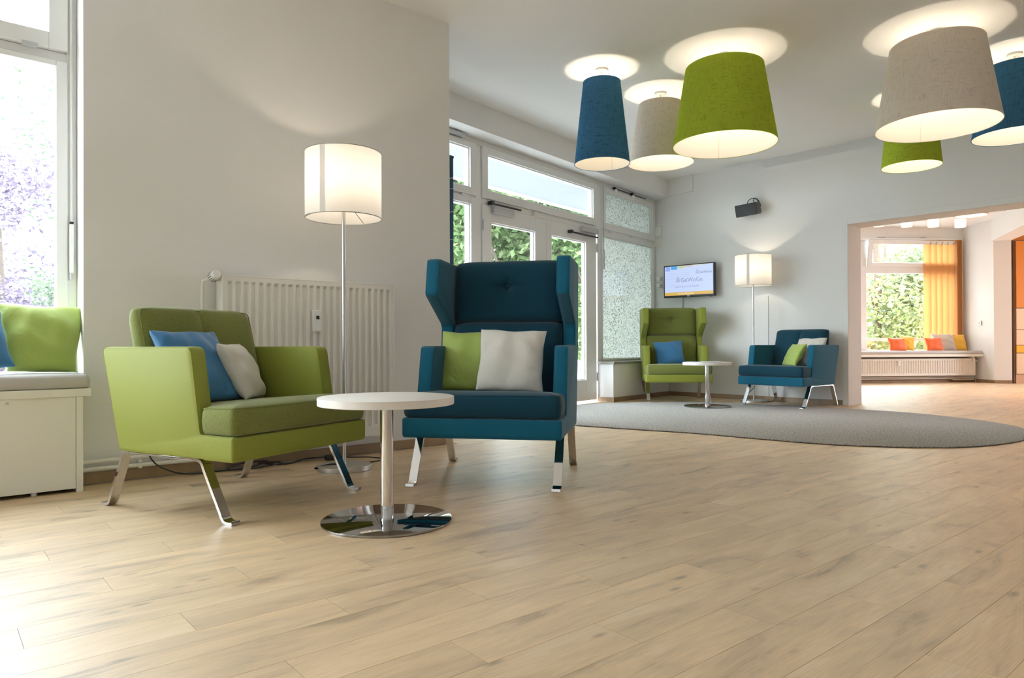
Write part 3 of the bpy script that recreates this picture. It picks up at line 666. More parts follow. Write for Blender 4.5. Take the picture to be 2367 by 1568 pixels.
# cushions on the chairs (positions in each chair's own frame)
def on_chair(c, rot, x, y, z=0.478):
    a = R(rot); return (c.x + math.cos(a)*x - math.sin(a)*y, c.y + math.sin(a)*x + math.cos(a)*y, c.z + z)
Z0 = 0.455
pillow('bright blue cushion leaning in the corner of the lime green armchair', 0.34, 0.375, 0.13, M['p_blue'], on_chair(GREEN_C, -27.4, 0.0, -0.135, Z0), -27.4+90, 33, 0, 11)
pillow('pale grey cushion beside the blue one on the lime green armchair', 0.30, 0.29, 0.12, M['p_grey'], on_chair(GREEN_C, -27.4, -0.01, 0.12, Z0), -27.4+90+31, 27, 0, 12)
pillow('lime green cushion on the teal wing chair, behind the pale grey cushion', 0.365, 0.35, 0.11, M['p_lime'], on_chair(WING_C, -101, -0.045, -0.175, Z0), -11+2, 18, 0, 13)
pillow('pale grey cushion standing in the middle of the teal wing chair', 0.365, 0.35, 0.11, M['p_grey'], on_chair(WING_C, -101, 0.085, 0.075, Z0), -11+4, 19, 2, 14)
pillow('bright blue cushion on the far green wing chair', 0.375, 0.31, 0.12, M['p_blue'], on_chair(FW_C, -95, 0.02, -0.045, Z0), -1, 20, -4, 15)
pillow('lime green cushion on the far blue armchair', 0.34, 0.29, 0.11, M['p_lime'], on_chair(FA_C, -141, 0.0, -0.01, Z0), -87, 28, 0, 16)
pillow('pale grey cushion behind the lime one on the far blue armchair', 0.38, 0.36, 0.12, M['p_grey'], on_chair(FA_C, -141, -0.07, 0.15, Z0), -62, 24, 0, 17)

# ------------------------------------------------------------------ round side tables
def side_table(label, loc):
    t = thing('side_table', label, 'table', loc)
    obj('tabletop', G().lathe([(0,0.469),(0.268,0.469),(0.271,0.471),(0.271,0.499),(0.268,0.501),(0,0.501)], 96), M['table'], t)
    obj('column', G().lathe([(0.026,0.008),(0.026,0.469)], 40), M['chrome'], t)
    obj('collar', G().lathe([(0.0275,0.008),(0.0275,0.052),(0.026,0.053)], 40), M['chrome'], t)
    obj('base_plate', G().lathe([(0,0.0),(0.258,0.0),(0.260,0.002),(0.260,0.008),(0.257,0.0105),(0,0.0105)], 96), M['base'], t)
    return t
side_table('near white round side table with polished chrome column and base', (-0.506, 2.806, 0))
side_table('far white round side table with leaflets, standing on the grey rug', (2.205, 7.87, 0.012))
for k, (dx, dy, rz) in enumerate(((-0.05, 0.06, 0.3), (0.05, 0.0, -0.2))):
    tag(obj('leaflet', G().box(-0.105, 0.105, -0.15, 0.15, 0, 0.004), plain('printed_paper_%d' % k, (0.62, 0.62, 0.66) if k else (0.42, 0.40, 0.45), 0.5), loc=(2.205+dx, 7.87+dy, 0.513+0.004*k), rotz=rz, smooth=False),
        ('white leaflet lying on top of the other on the far round table' if k else 'grey leaflet underneath the white one on the far round table'), 'leaflet')

# ------------------------------------------------------------------ lamps
def shell(Rb, Rt, h, seg=72, flip=False, z0=0.0, rows=6):
    g = G(); vs = []; fs = []; uv = []
    for j in range(rows+1):
        t = j/rows; r = Rb + (Rt-Rb)*t
        for k in range(seg+1):
            a = 2*math.pi*k/seg; vs.append((r*math.cos(a), r*math.sin(a), z0+h*t)); uv.append((k/seg*2*math.pi*Rb, t*h))
    n = seg+1
    for j in range(rows):
        for k in range(seg): fs.append((j*n+k, j*n+k+1, (j+1)*n+k+1, (j+1)*n+k))
    g.add(vs, fs); g.uv = uv; return g
def ring_tube(r, z, rad=0.003, seg=64): 
    return G().tube([(r*math.cos(2*math.pi*k/seg), r*math.sin(2*math.pi*k/seg), z) for k in range(seg+1)], rad, 6, cap=False)
def pendant(label, x, y, Rb, Rt, z0, z1, ztop, mat, seam=200, watts=LAMP_W, bulb_drop=0.16, col=WARM, name='pendant_lamp'):
    t = thing(name, label, 'ceiling lamp', (x, y, ztop)); h = z1-z0; b = z0-ztop
    sh = obj('lamp_shade', shell(Rb, Rt, h, z0=b), mat, t)
    obj('lining', shell(Rb-0.004, Rt-0.004, h, z0=b), M['lining'], sh)
    obj('rim', ring_tube(Rb-0.001, b), mat, sh); obj('rim', ring_tube(Rt-0.001, b+h), mat, sh)
    a = R(seam); s = G().add([((r-0.0052)*math.cos(a+d), (r-0.0052)*math.sin(a+d), z) for r, z in ((Rb,b),(Rt,b+h)) for d in (-0.004/r, 0.004/r)], [(0,1,3,2)])
    obj('seam', s, M['seam'], sh, smooth=False)
    zt = z1-ztop-0.004
    for k in range(3):
        a = R(seam+60+120*k); obj('spider_arm', G().tube([(0,0,zt-0.01),(Rt*math.cos(a),Rt*math.sin(a),zt)], 0.0022, 6), M['steel'], t)
    obj('cord', G().tube([(0,0,-0.002),(0,0,zt-bulb_drop+0.06)], 0.004, 8), M['white_pl'], t)
    obj('canopy', G().lathe([(0.05,-0.022),(0.055,-0.018),(0.055,0.0)], 24), M['white_pl'], t)
    obj('bulb', G().lathe([(0,-0.016),(0.009,-0.0135),(0.0145,-0.006),(0.0155,0.002),(0.011,0.012),(0,0.015)], 20, (0,0,zt-bulb_drop)), bulb_mat(watts, col, 0.0155), t)
    obj('socket', G().lathe([(0.008,0.014),(0.014,0.018),(0.014,0.062),(0.006,0.068)], 16, (0,0,zt-bulb_drop)), M['white_pl'], t); return t
ZT = 2.944
pendant('tall narrow blue linen pendant lamp, leftmost of the ceiling lamps', 0.772, 5.915, 0.234, 0.158, 2.248, ZT, HC, M['sh_blue'], 60, LAMP_W, 0.10)
pendant('large lime green pendant lamp between the beige lamps', 1.724, 5.62, 0.407, 0.305, 2.322, ZT, HC, M['sh_lime'], 80, LAMP_W*1.15, 0.18)
pendant('mid-sized beige linen pendant lamp behind the blue and lime ones', 1.39, 6.47, 0.301, 0.200, 2.40, ZT, HC, M['sh_beige'], 20, LAMP_W, 0.15)
pendant('largest beige linen pendant lamp at the upper right, in front of a small lime one', 3.19, 5.21, 0.413, 0.313, 2.335, ZT, HC, M['sh_beige'], 75, LAMP_W*1.15, 0.18)
pendant('small lime green pendant lamp half hidden behind the largest beige lamp', 3.79, 6.59, 0.256, 0.200, 2.39, ZT, HC, M['sh_lime'], 232, LAMP_W, 0.15)
pendant('blue linen pendant lamp cut by the right edge of the picture', 4.08, 5.63, 0.30, 0.215, 2.39, ZT, HC, M['sh_blue'], 40, LAMP_W, 0.15)
def floor_lamp(label, loc, seam):
    t = thing('floor_lamp', label, 'floor lamp', loc)
    obj('base', G().lathe([(0,0),(0.153,0),(0.155,0.002),(0.155,0.024),(0.152,0.027),(0.02,0.028),(0,0.028)], 64), M['steel'], t)
    obj('pole', G().lathe([(0.0105,0.028),(0.0105,1.56)], 20), M['steel'], t)
    sh = obj('lamp_shade', shell(0.214, 0.214, 0.372, z0=1.440), M['sh_white'], t)
    obj('rim', ring_tube(0.214, 1.440, 0.0028), M['steel'], sh); obj('rim', ring_tube(0.214, 1.812, 0.0028), M['steel'], sh)
    a = R(seam); g = G()
    vs = []
    for z in (1.442, 1.810):
        for d in (-0.016, 0.016): vs.append((0.2155*math.cos(a+d/0.214), 0.2155*math.sin(a+d/0.214), z))
    obj('shade_seam', g.add(vs, [(0,1,3,2)]), M['sh_white'], sh, smooth=False)
    for k in range(3):
        b = R(70+120*k); obj('spider_arm', G().tube([(0,0,1.56),(0.214*math.cos(b),0.214*math.sin(b),1.445)], 0.002, 6), M['steel'], t)
    obj('bulb', G().lathe([(0,-0.018),(0.012,-0.014),(0.0185,-0.004),(0.0185,0.004),(0.012,0.014),(0,0.018)], 16, (0,0,1.630)), bulb_mat(3.6, WARM, 0.0185), t)
    obj('socket', G().lathe([(0.014,1.56),(0.014,1.618),(0.008,1.622)], 16), M['white_pl'], t); return t
floor_lamp('near floor lamp with white drum shade standing in front of the radiator', (-0.965, 4.0, 0), -108)
floor_lamp('far floor lamp with white drum shade between wing chair and blue armchair', (2.985, 8.61, 0), -125)

# ------------------------------------------------------------------ radiator, pipes, cables on the left wall
def radiator(name, label, loc, ang, x0, x1, z0, z1, yf, yb, nrib, zr0, zr1):
    t = thing(name, label, 'radiator', loc, R(ang))
    xs = [x0]; dep = [0.0]; pitch = (x1-x0-0.04)/nrib
    for k in range(nrib):
        c = x0+0.02+pitch*(k+0.5)
        for dx, d in ((-0.36,0),(-0.22,1),(0.22,1),(0.36,0)): xs.append(c+dx*pitch); dep.append(d)
    xs.append(x1); dep.append(0.0)
    zs = [(z0,0),(zr0,0),(zr0+0.016,1),(zr1-0.016,1),(zr1,0),(z1,0)]; N = len(xs)
    vs = [(x, yf + 0.011*d*m, z) for z, m in zs for x, d in zip(xs, dep)]
    fs = [(j*N+i, j*N+i+1, (j+1)*N+i+1, (j+1)*N+i) for j in range(len(zs)-1) for i in range(N-1)]
    obj('front_panel', G().add(vs, fs), M['rad'], t, angle=25)
    g = G().box(x0, x1, yf+0.013, yf+0.02, z0, z1); g.box(x0+0.02, x1-0.02, yb-0.012, yb, z0+0.01, z1-0.01)
    obj('rear_panel', g, M['rad'], t, smooth=False)
    for a, b in ((x0-0.004, x0+0.012), (x1-0.012, x1+0.004)): obj('side_cover', G().box(a, b, yf-0.002, yb, z0, z1+0.004), M['rad'], t, bevel=0.003)
    obj('top_grille', G().box(x0, x1, yf-0.001, yb, z1-0.006, z1+0.005), M['rad'], t, bevel=0.003)
    return t
rd = radiator('radiator', 'tall ribbed white panel radiator behind the lime armchair and floor lamp', A0, ANG_A, 0.655, 1.755, 0.125, 1.108, -0.125, -0.025, 24, 0.185, 1.078)
al = obj('heat_meter', G().box(1.182, 1.232, -0.152, -0.117, 0.795, 0.925), M['white_pl'], rd, bevel=0.004)
obj('meter_display', G().box(1.198, 1.218, -0.1535, -0.151, 0.872, 0.892), M['black'], al, smooth=False)
obj('valve_pipe', G().tube([(0.566,-0.055,0.12),(0.566,-0.055,1.04),(0.568,-0.06,1.075),(0.59,-0.07,1.085),(0.66,-0.07,1.085)], 0.009, 10), M['rad'], rd)
vh = obj('thermostat_head', G().lathe([(0,0),(0.018,0),(0.026,0.012),(0.028,0.05),(0.024,0.07),(0,0.075)], 24), M['white_pl'], rd, loc=(0.606,-0.075,1.09)); vh.rotation_euler = (R(68), R(35), 0)
g = G()
for k in range(14):
    a = 2*math.pi*k/14; g.box(0.027*math.cos(a)-0.0015, 0.027*math.cos(a)+0.0015, 0.027*math.sin(a)-0.0015, 0.027*math.sin(a)+0.0015, 0.015, 0.05)
obj('grip_slots', g, M['black'], vh, smooth=False)
def pipe(label, pts, r=0.0115):
    return tag(obj('heating_pipe', G().tube(pts, r, 12), M['rad'], loc=A0, rotz=R(ANG_A)), label, 'pipe')
pipe('upper white heating pipe along the left wall behind the armchair', [(-0.03,-0.035,0.115),(0.50,-0.035,0.120),(0.545,-0.04,0.122),(0.56,-0.05,0.13),(0.566,-0.055,0.16)])
pipe('lower white heating pipe just above the left skirting board', [(-0.03,-0.035,0.078),(0.55,-0.035,0.072),(0.60,-0.038,0.078),(0.625,-0.045,0.10),(0.64,-0.06,0.135)])
g = G().box(0.245, 0.262, -0.052, 0.0, 0.06, 0.075).box(0.245, 0.262, -0.052, 0.0, 0.088, 0.105).box(0.25,0.257,-0.03,0.0,0.06,0.13)
tag(obj('pipe_clip', g, M['rad'], loc=A0, rotz=R(ANG_A), smooth=True, bevel=0.002), 'white pipe clip holding the two heating pipes', 'pipe clip')
def smooth_path(p, n=6):
    out = []
    for i in range(len(p)-1):
        p0, p1, p2, p3 = (Vector(p[max(i-1,0)]), Vector(p[i]), Vector(p[i+1]), Vector(p[min(i+2,len(p)-1)]))
        for k in range(n):
            t = k/n; out.append(0.5*((2*p1)+(p2-p0)*t+(2*p0-5*p1+4*p2-p3)*t*t+(3*p1-p0-3*p2+p3)*t**3))
    out.append(Vector(p[-1])); return out
cord = [PA(0.28,-0.062,0.15), PA(0.33,-0.08,0.07), PA(0.45,-0.12,0.015), PA(0.62,-0.10,0.006), PA(0.78,-0.14,0.012), PA(0.92,-0.10,0.03), PA(0.80,-0.06,0.03), PA(0.68,-0.13,0.012), PA(0.86,-0.16,0.010), PA(1.0,-0.10,0.018), PA(0.88,-0.05,0.016), PA(1.02,-0.12,0.006), PA(1.15,-0.10,0.02), PA(1.27,-0.12,0.02)]
pcd = thing('power_cord', 'black lamp cord with inline plug lying under the lime armchair', 'cord', PA(1.0, -0.1, 0.0))
def rel(pts, o): return [p - o.location for p in pts]
obj('cable', G().tube(rel(smooth_path(cord), pcd), 0.004, 8), M['black'], pcd)
obj('plug', G().box(-0.035,0.035,-0.022,0.022,0.0,0.034), M['black'], pcd, loc=rel([PA(1.30,-0.13,0.0)], pcd)[0], rotz=R(30), bevel=0.008)
obj('cable', G().tube(rel(smooth_path([PA(1.33,-0.13,0.018), PA(1.42,-0.16,0.008), PA(1.5,-0.26,0.012), PA(1.52,-0.38,0.006), Vector((-1.10,3.93,0.014)), Vector((-1.05,3.985,0.03)), Vector((-0.975,3.99,0.032))]), pcd), 0.004, 8), M['black'], pcd)

# ------------------------------------------------------------------ window bench on the left
bn = thing('window_bench', 'white laminate storage bench under the left window', 'bench', A0, R(ANG_A))
obj('bench_top', G().box(-4.3, 0.002, -0.212, 0.185, 0.464, 0.503), M['lam'], bn, bevel=0.002)
obj('front_panel', G().box(-4.3, -0.0625, -0.203, -0.185, 0.018, 0.464), M['lam'], bn, bevel=0.0015)
obj('end_panel', G().box(-0.061, -0.032, -0.206, 0.0, 0.0, 0.464), M['lam'], bn, bevel=0.0015)
obj('screw_cap', G().lathe([(0.007,0),(0.006,0.003),(0,0.0035)], 14), M['alu'], bn, loc=(-0.334,-0.203,0.445)).rotation_euler = (R(90),0,0)
for x in (-0.23, -0.9): obj('glide', G().lathe([(0.014,0),(0.014,0.02)], 12, (x,-0.17,0.0)), M['white_pl'], bn)
g = round_poly([(-4.28,-0.21),(0.0,-0.21),(0.0,0.18),(-4.28,0.18)], 0.03)
tag(obj('seat_pad', G().layered(g, [(0.012,1,0.504),(0.002,1,0.512),(0,1,0.53),(0.002,1,0.556),(0.012,1,0.570),(0.03,1,0.576),(0.03,0.9,0.579)]), M['pad'], loc=A0, rotz=R(ANG_A), angle=60), 'grey leatherette seat pad along the left window bench', 'seat pad')
p = PA(-0.18, -0.02, 0.579); pillow('large lime green cushion in the corner of the left window bench', 0.41, 0.365, 0.13, M['p_lime'], p, ANG_A+2, 22, 2, 21, taper=0.30)
p = PA(-0.47, -0.10, 0.579); pillow('blue cushion at the left edge of the picture on the window bench', 0.36, 0.30, 0.12, M['p_blue'], p, ANG_A+8, 24, -6, 22)

# ------------------------------------------------------------------ rug
rug_pts = [(0.62,6.06),(1.02,5.80),(1.43,5.545),(1.75,5.26),(2.06,4.99),(2.30,4.84),(2.56,4.755),(2.80,4.715),(3.05,4.725),(3.35,4.83),(3.70,5.05),(4.02,5.40),(4.22,5.80),(4.27,6.20),(4.20,6.65),(4.04,7.08),(3.80,7.38),(3.50,7.68),(3.05,8.05),(2.65,8.35),(2.20,8.52),(1.65,8.53),(1.15,8.42),(0.72,8.12),(0.40,7.70),(0.25,7.2),(0.24,6.75),(0.38,6.35)]
rp = [tuple(q[:2]) for q in smooth_path([(*q,0) for q in rug_pts+[rug_pts[0]]], 5)][:-1]
rugo = thing('rug', 'large rounded grey carpet rug under the far seating group', 'rug', (2.3,6.6,0))
rl_ = [(x-2.3,y-6.6) for x,y in rp]
obj('pile', G().layered(rl_, [(0,1,0.003),(0,1,0.009),(0.004,1,0.012)]), M['rug'], rugo)
obj('backing', G().layered(rl_, [(-0.003,1,0.0005),(-0.003,1,0.0045)]), M['rugedge'], rugo)

# ------------------------------------------------------------------ things on the right wall
tv = thing('television', 'flat television on wall bracket showing a pale blue welcome screen', 'television', PC(0.43,-0.15,1.585), R(ANG_C+5))
obj('housing', G().box(-0.375,0.375,-0.025,0.03,-0.222,0.222), M['black'], tv, bevel=0.004)
scr = obj('screen', G().box(-0.358,0.358,-0.0275,-0.024,-0.195,0.208), emis('tv_pale_blue', (0.55,0.66,0.95), 0.60), tv, smooth=False)
def tile(name, x0, x1, z0, z1, col, s=0.55, y=-0.0284): return obj(name, G().box(x0,x1,y,y+0.001,z0,z1), emis('tv_'+name, col, s), scr, smooth=False)
tile('footer_band', -0.358,0.358,-0.195,-0.152,(0.75,0.48,0.10))
tile('header_tile',-0.345,-0.275,0.145,0.208,(0.32,0.45,0.90)); tile('header_tile',-0.262,-0.165,0.160,0.208,(0.10,0.42,0.80)); tile('header_tile',-0.150,-0.06,0.172,0.208,(0.60,0.68,0.35)); tile('header_tile',-0.045,0.055,0.182,0.208,(0.68,0.58,0.55)); tile('header_tile',0.07,0.30,0.198,0.208,(0.75,0.75,0.55))
g = G()
for k in range(8): g.box(-0.335, (0.02 if k < 4 else -0.20), -0.0284, -0.0274, 0.108-0.026*k, 0.110-0.026*k)
obj('text_lines', g, emis('tv_text_grey', (0.38,0.45,0.70), 0.55), scr, smooth=False)
def text(body, size, x, z, col, parent, y=-0.0290):
    cu = bpy.data.curves.new('lettering', 'FONT'); cu.body = body; cu.size = size; cu.extrude = 0.0003; cu.materials.append(emis('tv_lettering', col, 0.5))
    tmp = bpy.data.objects.new('lettering', cu); COL.objects.link(tmp); bpy.context.view_layer.update(); me = bpy.data.meshes.new_from_object(tmp); bpy.data.objects.remove(tmp)
    o = bpy.data.objects.new('lettering', me); COL.objects.link(o); o['kind'] = 'stuff'; o.parent = parent; o.location = (x,y,z); o.rotation_euler = (R(90),0,0); return o
text('GeWoGe', 0.044, 0.168, 0.088, (0.20,0.23,0.33), scr); text('GeWoGe', 0.080, -0.112, -0.016, (0.30,0.36,0.52), scr)
g = G()
for cx, cz, k in ((0.135,0.085,1.0),(-0.155,-0.015,1.25)):
    for i in range(5): g.box(cx-0.022*k+0.010*i*k, cx-0.018*k+0.010*i*k, -0.0290, -0.0282, cz, cz+(0.022+0.011*(2-abs(i-2)))*k)
    g.add([(cx-0.028*k,-0.029,cz+0.026*k),(cx,-0.029,cz+0.060*k),(cx+0.028*k,-0.029,cz+0.026*k),(cx+0.024*k,-0.029,cz+0.026*k),(cx,-0.029,cz+0.053*k),(cx-0.024*k,-0.029,cz+0.026*k)], [(0,1,4,5),(1,2,3,4)])
obj('house_emblem', g, emis('tv_emblem', (0.26,0.30,0.42), 0.55), scr, smooth=False)
g = G().box(-0.20,0.17,-0.0284,-0.0276,-0.060,-0.058)
for k in range(14): g.box(-0.20+0.026*k,-0.182+0.026*k,-0.0284,-0.0276,-0.090,-0.072)
obj('small_print', g, emis('tv_small_print', (0.45,0.53,0.75), 0.55), scr, smooth=False)
g = G()
for k in range(11): g.box(-0.16+0.022*k,-0.145+0.022*k,-0.0292,-0.0283,-0.180,-0.168)
obj('footer_print', g, emis('tv_footer_print', (0.95,0.85,0.6), 0.55), scr, smooth=False)
obj('badge', G().box(-0.02,0.02,-0.027,-0.0245,-0.214,-0.204), M['white_pl'], tv, smooth=False); obj('sensor_foot', G().box(0.30,0.335,-0.02,0.0,-0.232,-0.222), M['black'], tv, smooth=False)
obj('mount_plate', G().box(-0.10,0.10,0.095,0.145,-0.10,0.10), M['alu'], tv, bevel=0.004); obj('mount_arm', G().box(-0.03,0.03,0.03,0.10,-0.05,0.05), M['alu'], tv, bevel=0.004)
# sockets left of the television
for k, (z, lab) in enumerate(((1.655,'upper white wall socket left of the television'),(1.555,'lower white wall socket left of the television'))):
    s_ = thing('wall_socket', lab, 'socket', PC(-0.155,0,z), R(ANG_C)); obj('face_plate', G().box(-0.05,0.055,-0.014,0,-0.04,0.04), M['white_pl'], s_, bevel=0.004); obj('plug', G().box(-0.01,0.05,-0.075,-0.014,-0.025,0.025), M['white_pl'], s_, bevel=0.006)
tag(obj('cable', G().tube([PC(0.235,-0.012,1.40), PC(0.235,-0.012,0.30)], 0.006, 8), M['alu']), 'grey cable running down the wall below the television', 'cable')
tag(obj('cable_duct', G().box(1.455,1.485,-0.012,0,0.06,1.33), M['wall'], loc=C0, rotz=R(ANG_C), smooth=True, bevel=0.002), 'slim white cable duct on the wall behind the far floor lamp', 'cable duct')
b1 = thing('alarm_box', 'small white alarm box on the wall in the window corner', 'alarm', PC(-0.165,0,2.33), R(ANG_C)); obj('housing', G().box(-0.045,0.045,-0.05,0,-0.07,0.07), M['white_pl'], b1, bevel=0.006); obj('back_plate', G().box(-0.03,0.055,-0.012,0,-0.21,0.075), M['lam'], b1, bevel=0.003)
tag(obj('junction_box', G().box(-0.062,0.062,-0.04,0,-0.068,0.068), M['white_pl'], loc=PC(-0.208,0,2.19), rotz=R(ANG_C), smooth=True, bevel=0.005), 'square white junction box below the alarm box in the window corner', 'junction box')
sp = thing('loudspeaker', 'dark grey box loudspeaker mounted high above the far floor lamp', 'loudspeaker', PC(1.285,-0.12,2.43), R(ANG_C+1))
pv = obj('cabinet', G().layered(round_poly([(-0.145,-0.076),(0.145,-0.076),(0.145,0.076),(-0.145,0.076)], 0.012), [(0.03,1,0.14),(0,1,0.10),(0,1,0.0)], lambda a,b,c:(a,c-0.07,b)), M['spk_side'], sp); pv.rotation_euler = (R(13), R(-2), 0)
gr = obj('grille', G().layered(round_poly([(-0.143,-0.074),(0.143,-0.074),(0.143,0.074),(-0.143,0.074)], 0.014), [(0,1,0.0),(0,1,-0.006),(0.005,1,-0.010)], lambda a,b,c:(a,c-0.07,b)), M['speaker'], pv)
obj('emblem', G().lathe([(0,0),(0.022,0),(0.022,0.002),(0,0.002)], 20), M['black'], gr, loc=(0.0,-0.081,-0.056)).rotation_euler = (R(90),0,0)
obj('wall_bracket', G().tube([(0.02,0.04,0.0),(0.03,0.119,0.01)], 0.014, 10), M['black'], sp)
obj('cable', G().tube(smooth_path([(-0.02,0.0,0.07),(0.0,0.0,0.115),(0.05,0.01,0.135),(0.10,0.03,0.11),(0.12,0.06,0.05),(0.06,0.03,0.085),(0.07,0.0,0.13),(0.11,0.02,0.12),(0.13,0.06,0.04),(0.08,0.10,0.02)]), 0.0045, 8), M['black'], sp)
# lamp cord of the far floor lamp
tag(obj('power_cord', G().tube(smooth_path([(2.995,8.60,0.20),(2.96,8.56,0.17),(2.91,8.60,0.10),(2.93,8.66,0.06),(3.05,8.78,0.006),(3.13,8.72,0.006),(3.20,8.62,0.006),(3.24,8.60,0.03)]), 0.004, 8), M['black']), 'thin black cord of the far floor lamp', 'cord')
# navy cloth panel standing behind the end of the left wall
vb = thing('banner_panel', 'tall navy cloth panel with thin white lines behind the wall corner', 'panel', PB(-0.40,-0.11,0), R(ANG_B))
obj('cloth', G().box(-0.33,0.335,-0.005,0.005,0.03,2.495), M['blue_blind'], vb, smooth=False)
obj('top_rail', G().box(-0.335,0.340,-0.010,0.010,2.485,2.507), M['blue_blind'], vb, bevel=0.003)
obj('foot', G().box(-0.34,0.34,-0.09,0.09,0.0,0.03), M['alu'], vb, bevel=0.006)
for z in (2.30,2.20,1.98,1.72,1.40):
    obj('printed_line', G().tube(smooth_path([(-0.32,-0.0055,z-0.10),(-0.1,-0.0055,z+0.05),(0.15,-0.0055,z-0.03),(0.333,-0.0055,z)],4), 0.0022, 5), M['white_pl'], vb)

# ------------------------------------------------------------------ far room furnishings
fb = thing('window_ledge', 'white window ledge over the far radiator', 'ledge', E0, R(ANG_E))
obj('ledge_board', G().box(-0.05,3.485,-0.55,0.06,0.478,0.527), M['lam'], fb, bevel=0.004); 
for x in (0.8, 3.3): obj('ledge_bracket', G().box(x,x+0.02,-0.5,-0.3,0.40,0.478), M['lam'], fb, smooth=False)
g = round_poly([(0.0,-0.545),(3.47,-0.545),(3.47,0.02),(0.0,0.02)], 0.04)
tag(obj('seat_pad', G().layered(g, [(0.012,1,0.528),(0.0,1,0.54),(0.0,1,0.565),(0.012,1,0.585),(0.03,0.98,0.589)]), M['pad'], loc=E0, rotz=R(ANG_E), angle=60), 'grey seat pad on the far window ledge under the orange cushions', 'seat pad')
r2 = radiator('radiator', 'long low white radiator under the far window ledge', E0, ANG_E, 0.5, 3.37, 0.13, 0.44, -0.46, -0.37, 60, 0.165, 0.41)
obj('heat_meter', G().box(1.84,1.885,-0.485,-0.46,0.31,0.41), M['white_pl'], r2, bevel=0.003)
obj('valve', G().tube([(3.37,-0.41,0.40),(3.46,-0.41,0.40)], 0.014, 10), M['white_pl'], r2)
for z, lab in ((0.10,'upper pink-lit heating pipe under the far radiator'),(0.07,'lower pink-lit heating pipe under the far radiator')):
    tag(obj('heating_pipe', G().tube([(0.0,-0.36,z),(2.95,-0.36,z),(3.02,-0.36,z-0.02),(3.42,-0.36,z-0.02)], 0.011, 8), M['rad'], loc=E0, rotz=R(ANG_E)), lab, 'pipe')
def fp(x, y=-0.30): return PE(x, y, 0.589)
pillow('left orange cushion on the far window ledge', 0.33, 0.25, 0.11, M['p_orange'], fp(1.93,-0.36), ANG_E, 18, 1, 31)
pillow('yellow cushion right behind the left orange one on the far ledge', 0.26, 0.27, 0.11, M['p_yellow'], fp(2.17,-0.26), ANG_E-10, 18, 8, 32)
pillow('right orange cushion in front of the grey one on the far ledge', 0.33, 0.25, 0.11, M['p_orange'], fp(2.66,-0.36), ANG_E, 18, -1, 33)
pillow('pale grey cushion between orange and yellow on the far ledge', 0.46, 0.33, 0.12, M['p_grey'], fp(2.96,-0.22), ANG_E, 18, 1, 34)
pillow('yellow cushion at the right end of the far ledge', 0.30, 0.32, 0.11, M['p_yellow'], fp(3.27,-0.20), ANG_E, 18, 2, 35)
ob = thing('vertical_blind', 'drawn-aside orange vertical blind at the far window', 'blind', E0, R(ANG_E))
obj('head_rail', G().box(0.25,3.41,-0.05,0.0,2.70,2.735), M['white_pl'], ob, bevel=0.003)
for k in range(13):
    x = 2.75 + 0.118*k if k < 5 else 3.30 + 0.014*(k-5)
    s_ = obj('slat', G().box(-0.066,0.066,-0.0007,0.0007,0.60,2.70), M['blind'], ob, loc=(x,-0.03,0), rotz=R(-24 if k < 5 else -80), smooth=False)
st = thing('wall_socket', 'white wall socket right of the far orange blind', 'socket', (8.688,12.93,1.10), R(-91)); obj('face_plate', G().box(-0.045,0.045,-0.012,0,-0.045,0.045), M['white_pl'], st, bevel=0.005); obj('socket_insert', G().lathe([(0.024,0),(0.024,0.008)], 20), M['alu'], st, loc=(0,-0.012,0)).rotation_euler = (R(90),0,0)
cb = thing('cabinet', 'tall orange and cream cabinet with yellow drawer in the far room', 'cabinet', (9.03,12.47,0), R(-3))
obj('carcass', G().box(-0.03,1.5,0.02,0.42,0.0,2.57), M['cab_dark'], cb, smooth=False)
for z0, z1, m, nm in ((1.355,2.555,'cab_orange','door'),(0.968,1.345,'cab_cream','drawer'),(0.69,0.960,'cab_cream','drawer'),(0.55,0.682,'cab_yellow','drawer'),(0.172,0.542,'cab_cream','drawer')):
    obj(nm, G().box(0.005,1.495,-0.002,0.02,z0,z1), M[m], cb, bevel=0.002)
obj('plinth', G().box(0.0,1.5,0.01,0.03,0.0,0.165), M['cab_plinth'], cb, smooth=False)
for (x, y), lab in zip(((5.95,11.28),(6.435,11.33),(6.875,11.345),(7.345,11.39)), ('small white drum lamp, leftmost in the far room','small white drum lamp, second from left in the far room','small white drum lamp, third from left in the far room','small white drum lamp, rightmost of the row in the far room')):
    t = thing('spot_lamp', lab, 'ceiling lamp', (x,y,2.95), group='small drum lamps in the far room')
    sh = obj('lamp_shade', shell(0.078,0.078,0.125,32,z0=-0.325), M['sh_white'], t); obj('rim', ring_tube(0.078,-0.325,0.003,32), M['white_pl'], sh)
    obj('stem', G().tube([(0,0,0),(0,0,-0.22)], 0.006, 8), M['steel'], t); obj('canopy', G().lathe([(0.04,-0.02),(0.04,0)], 20), M['white_pl'], t)
    obj('bulb', G().lathe([(0,-0.02),(0.02,0),(0.012,0.03)], 12, (0,0,-0.25)), bulb_mat(1.6, (1.0,0.70,0.42), 0.018), t)
pendant('orange drum pendant lamp in the far room, seen from below', 6.41, 9.70, 0.195, 0.18, 2.50, 2.84, 2.95, M['sh_orange'], 60, 14.0, 0.12, (1.0,0.62,0.34))
pendant('orange drum pendant lamp added out of frame on the right to warm the far room', 8.6, 9.2, 0.30, 0.26, 2.35, 2.84, 2.95, M['sh_orange'], 60, 110.0, 0.12, (1.0,0.52,0.27))  # extra unseen lamp, added for the warm tint in the far room

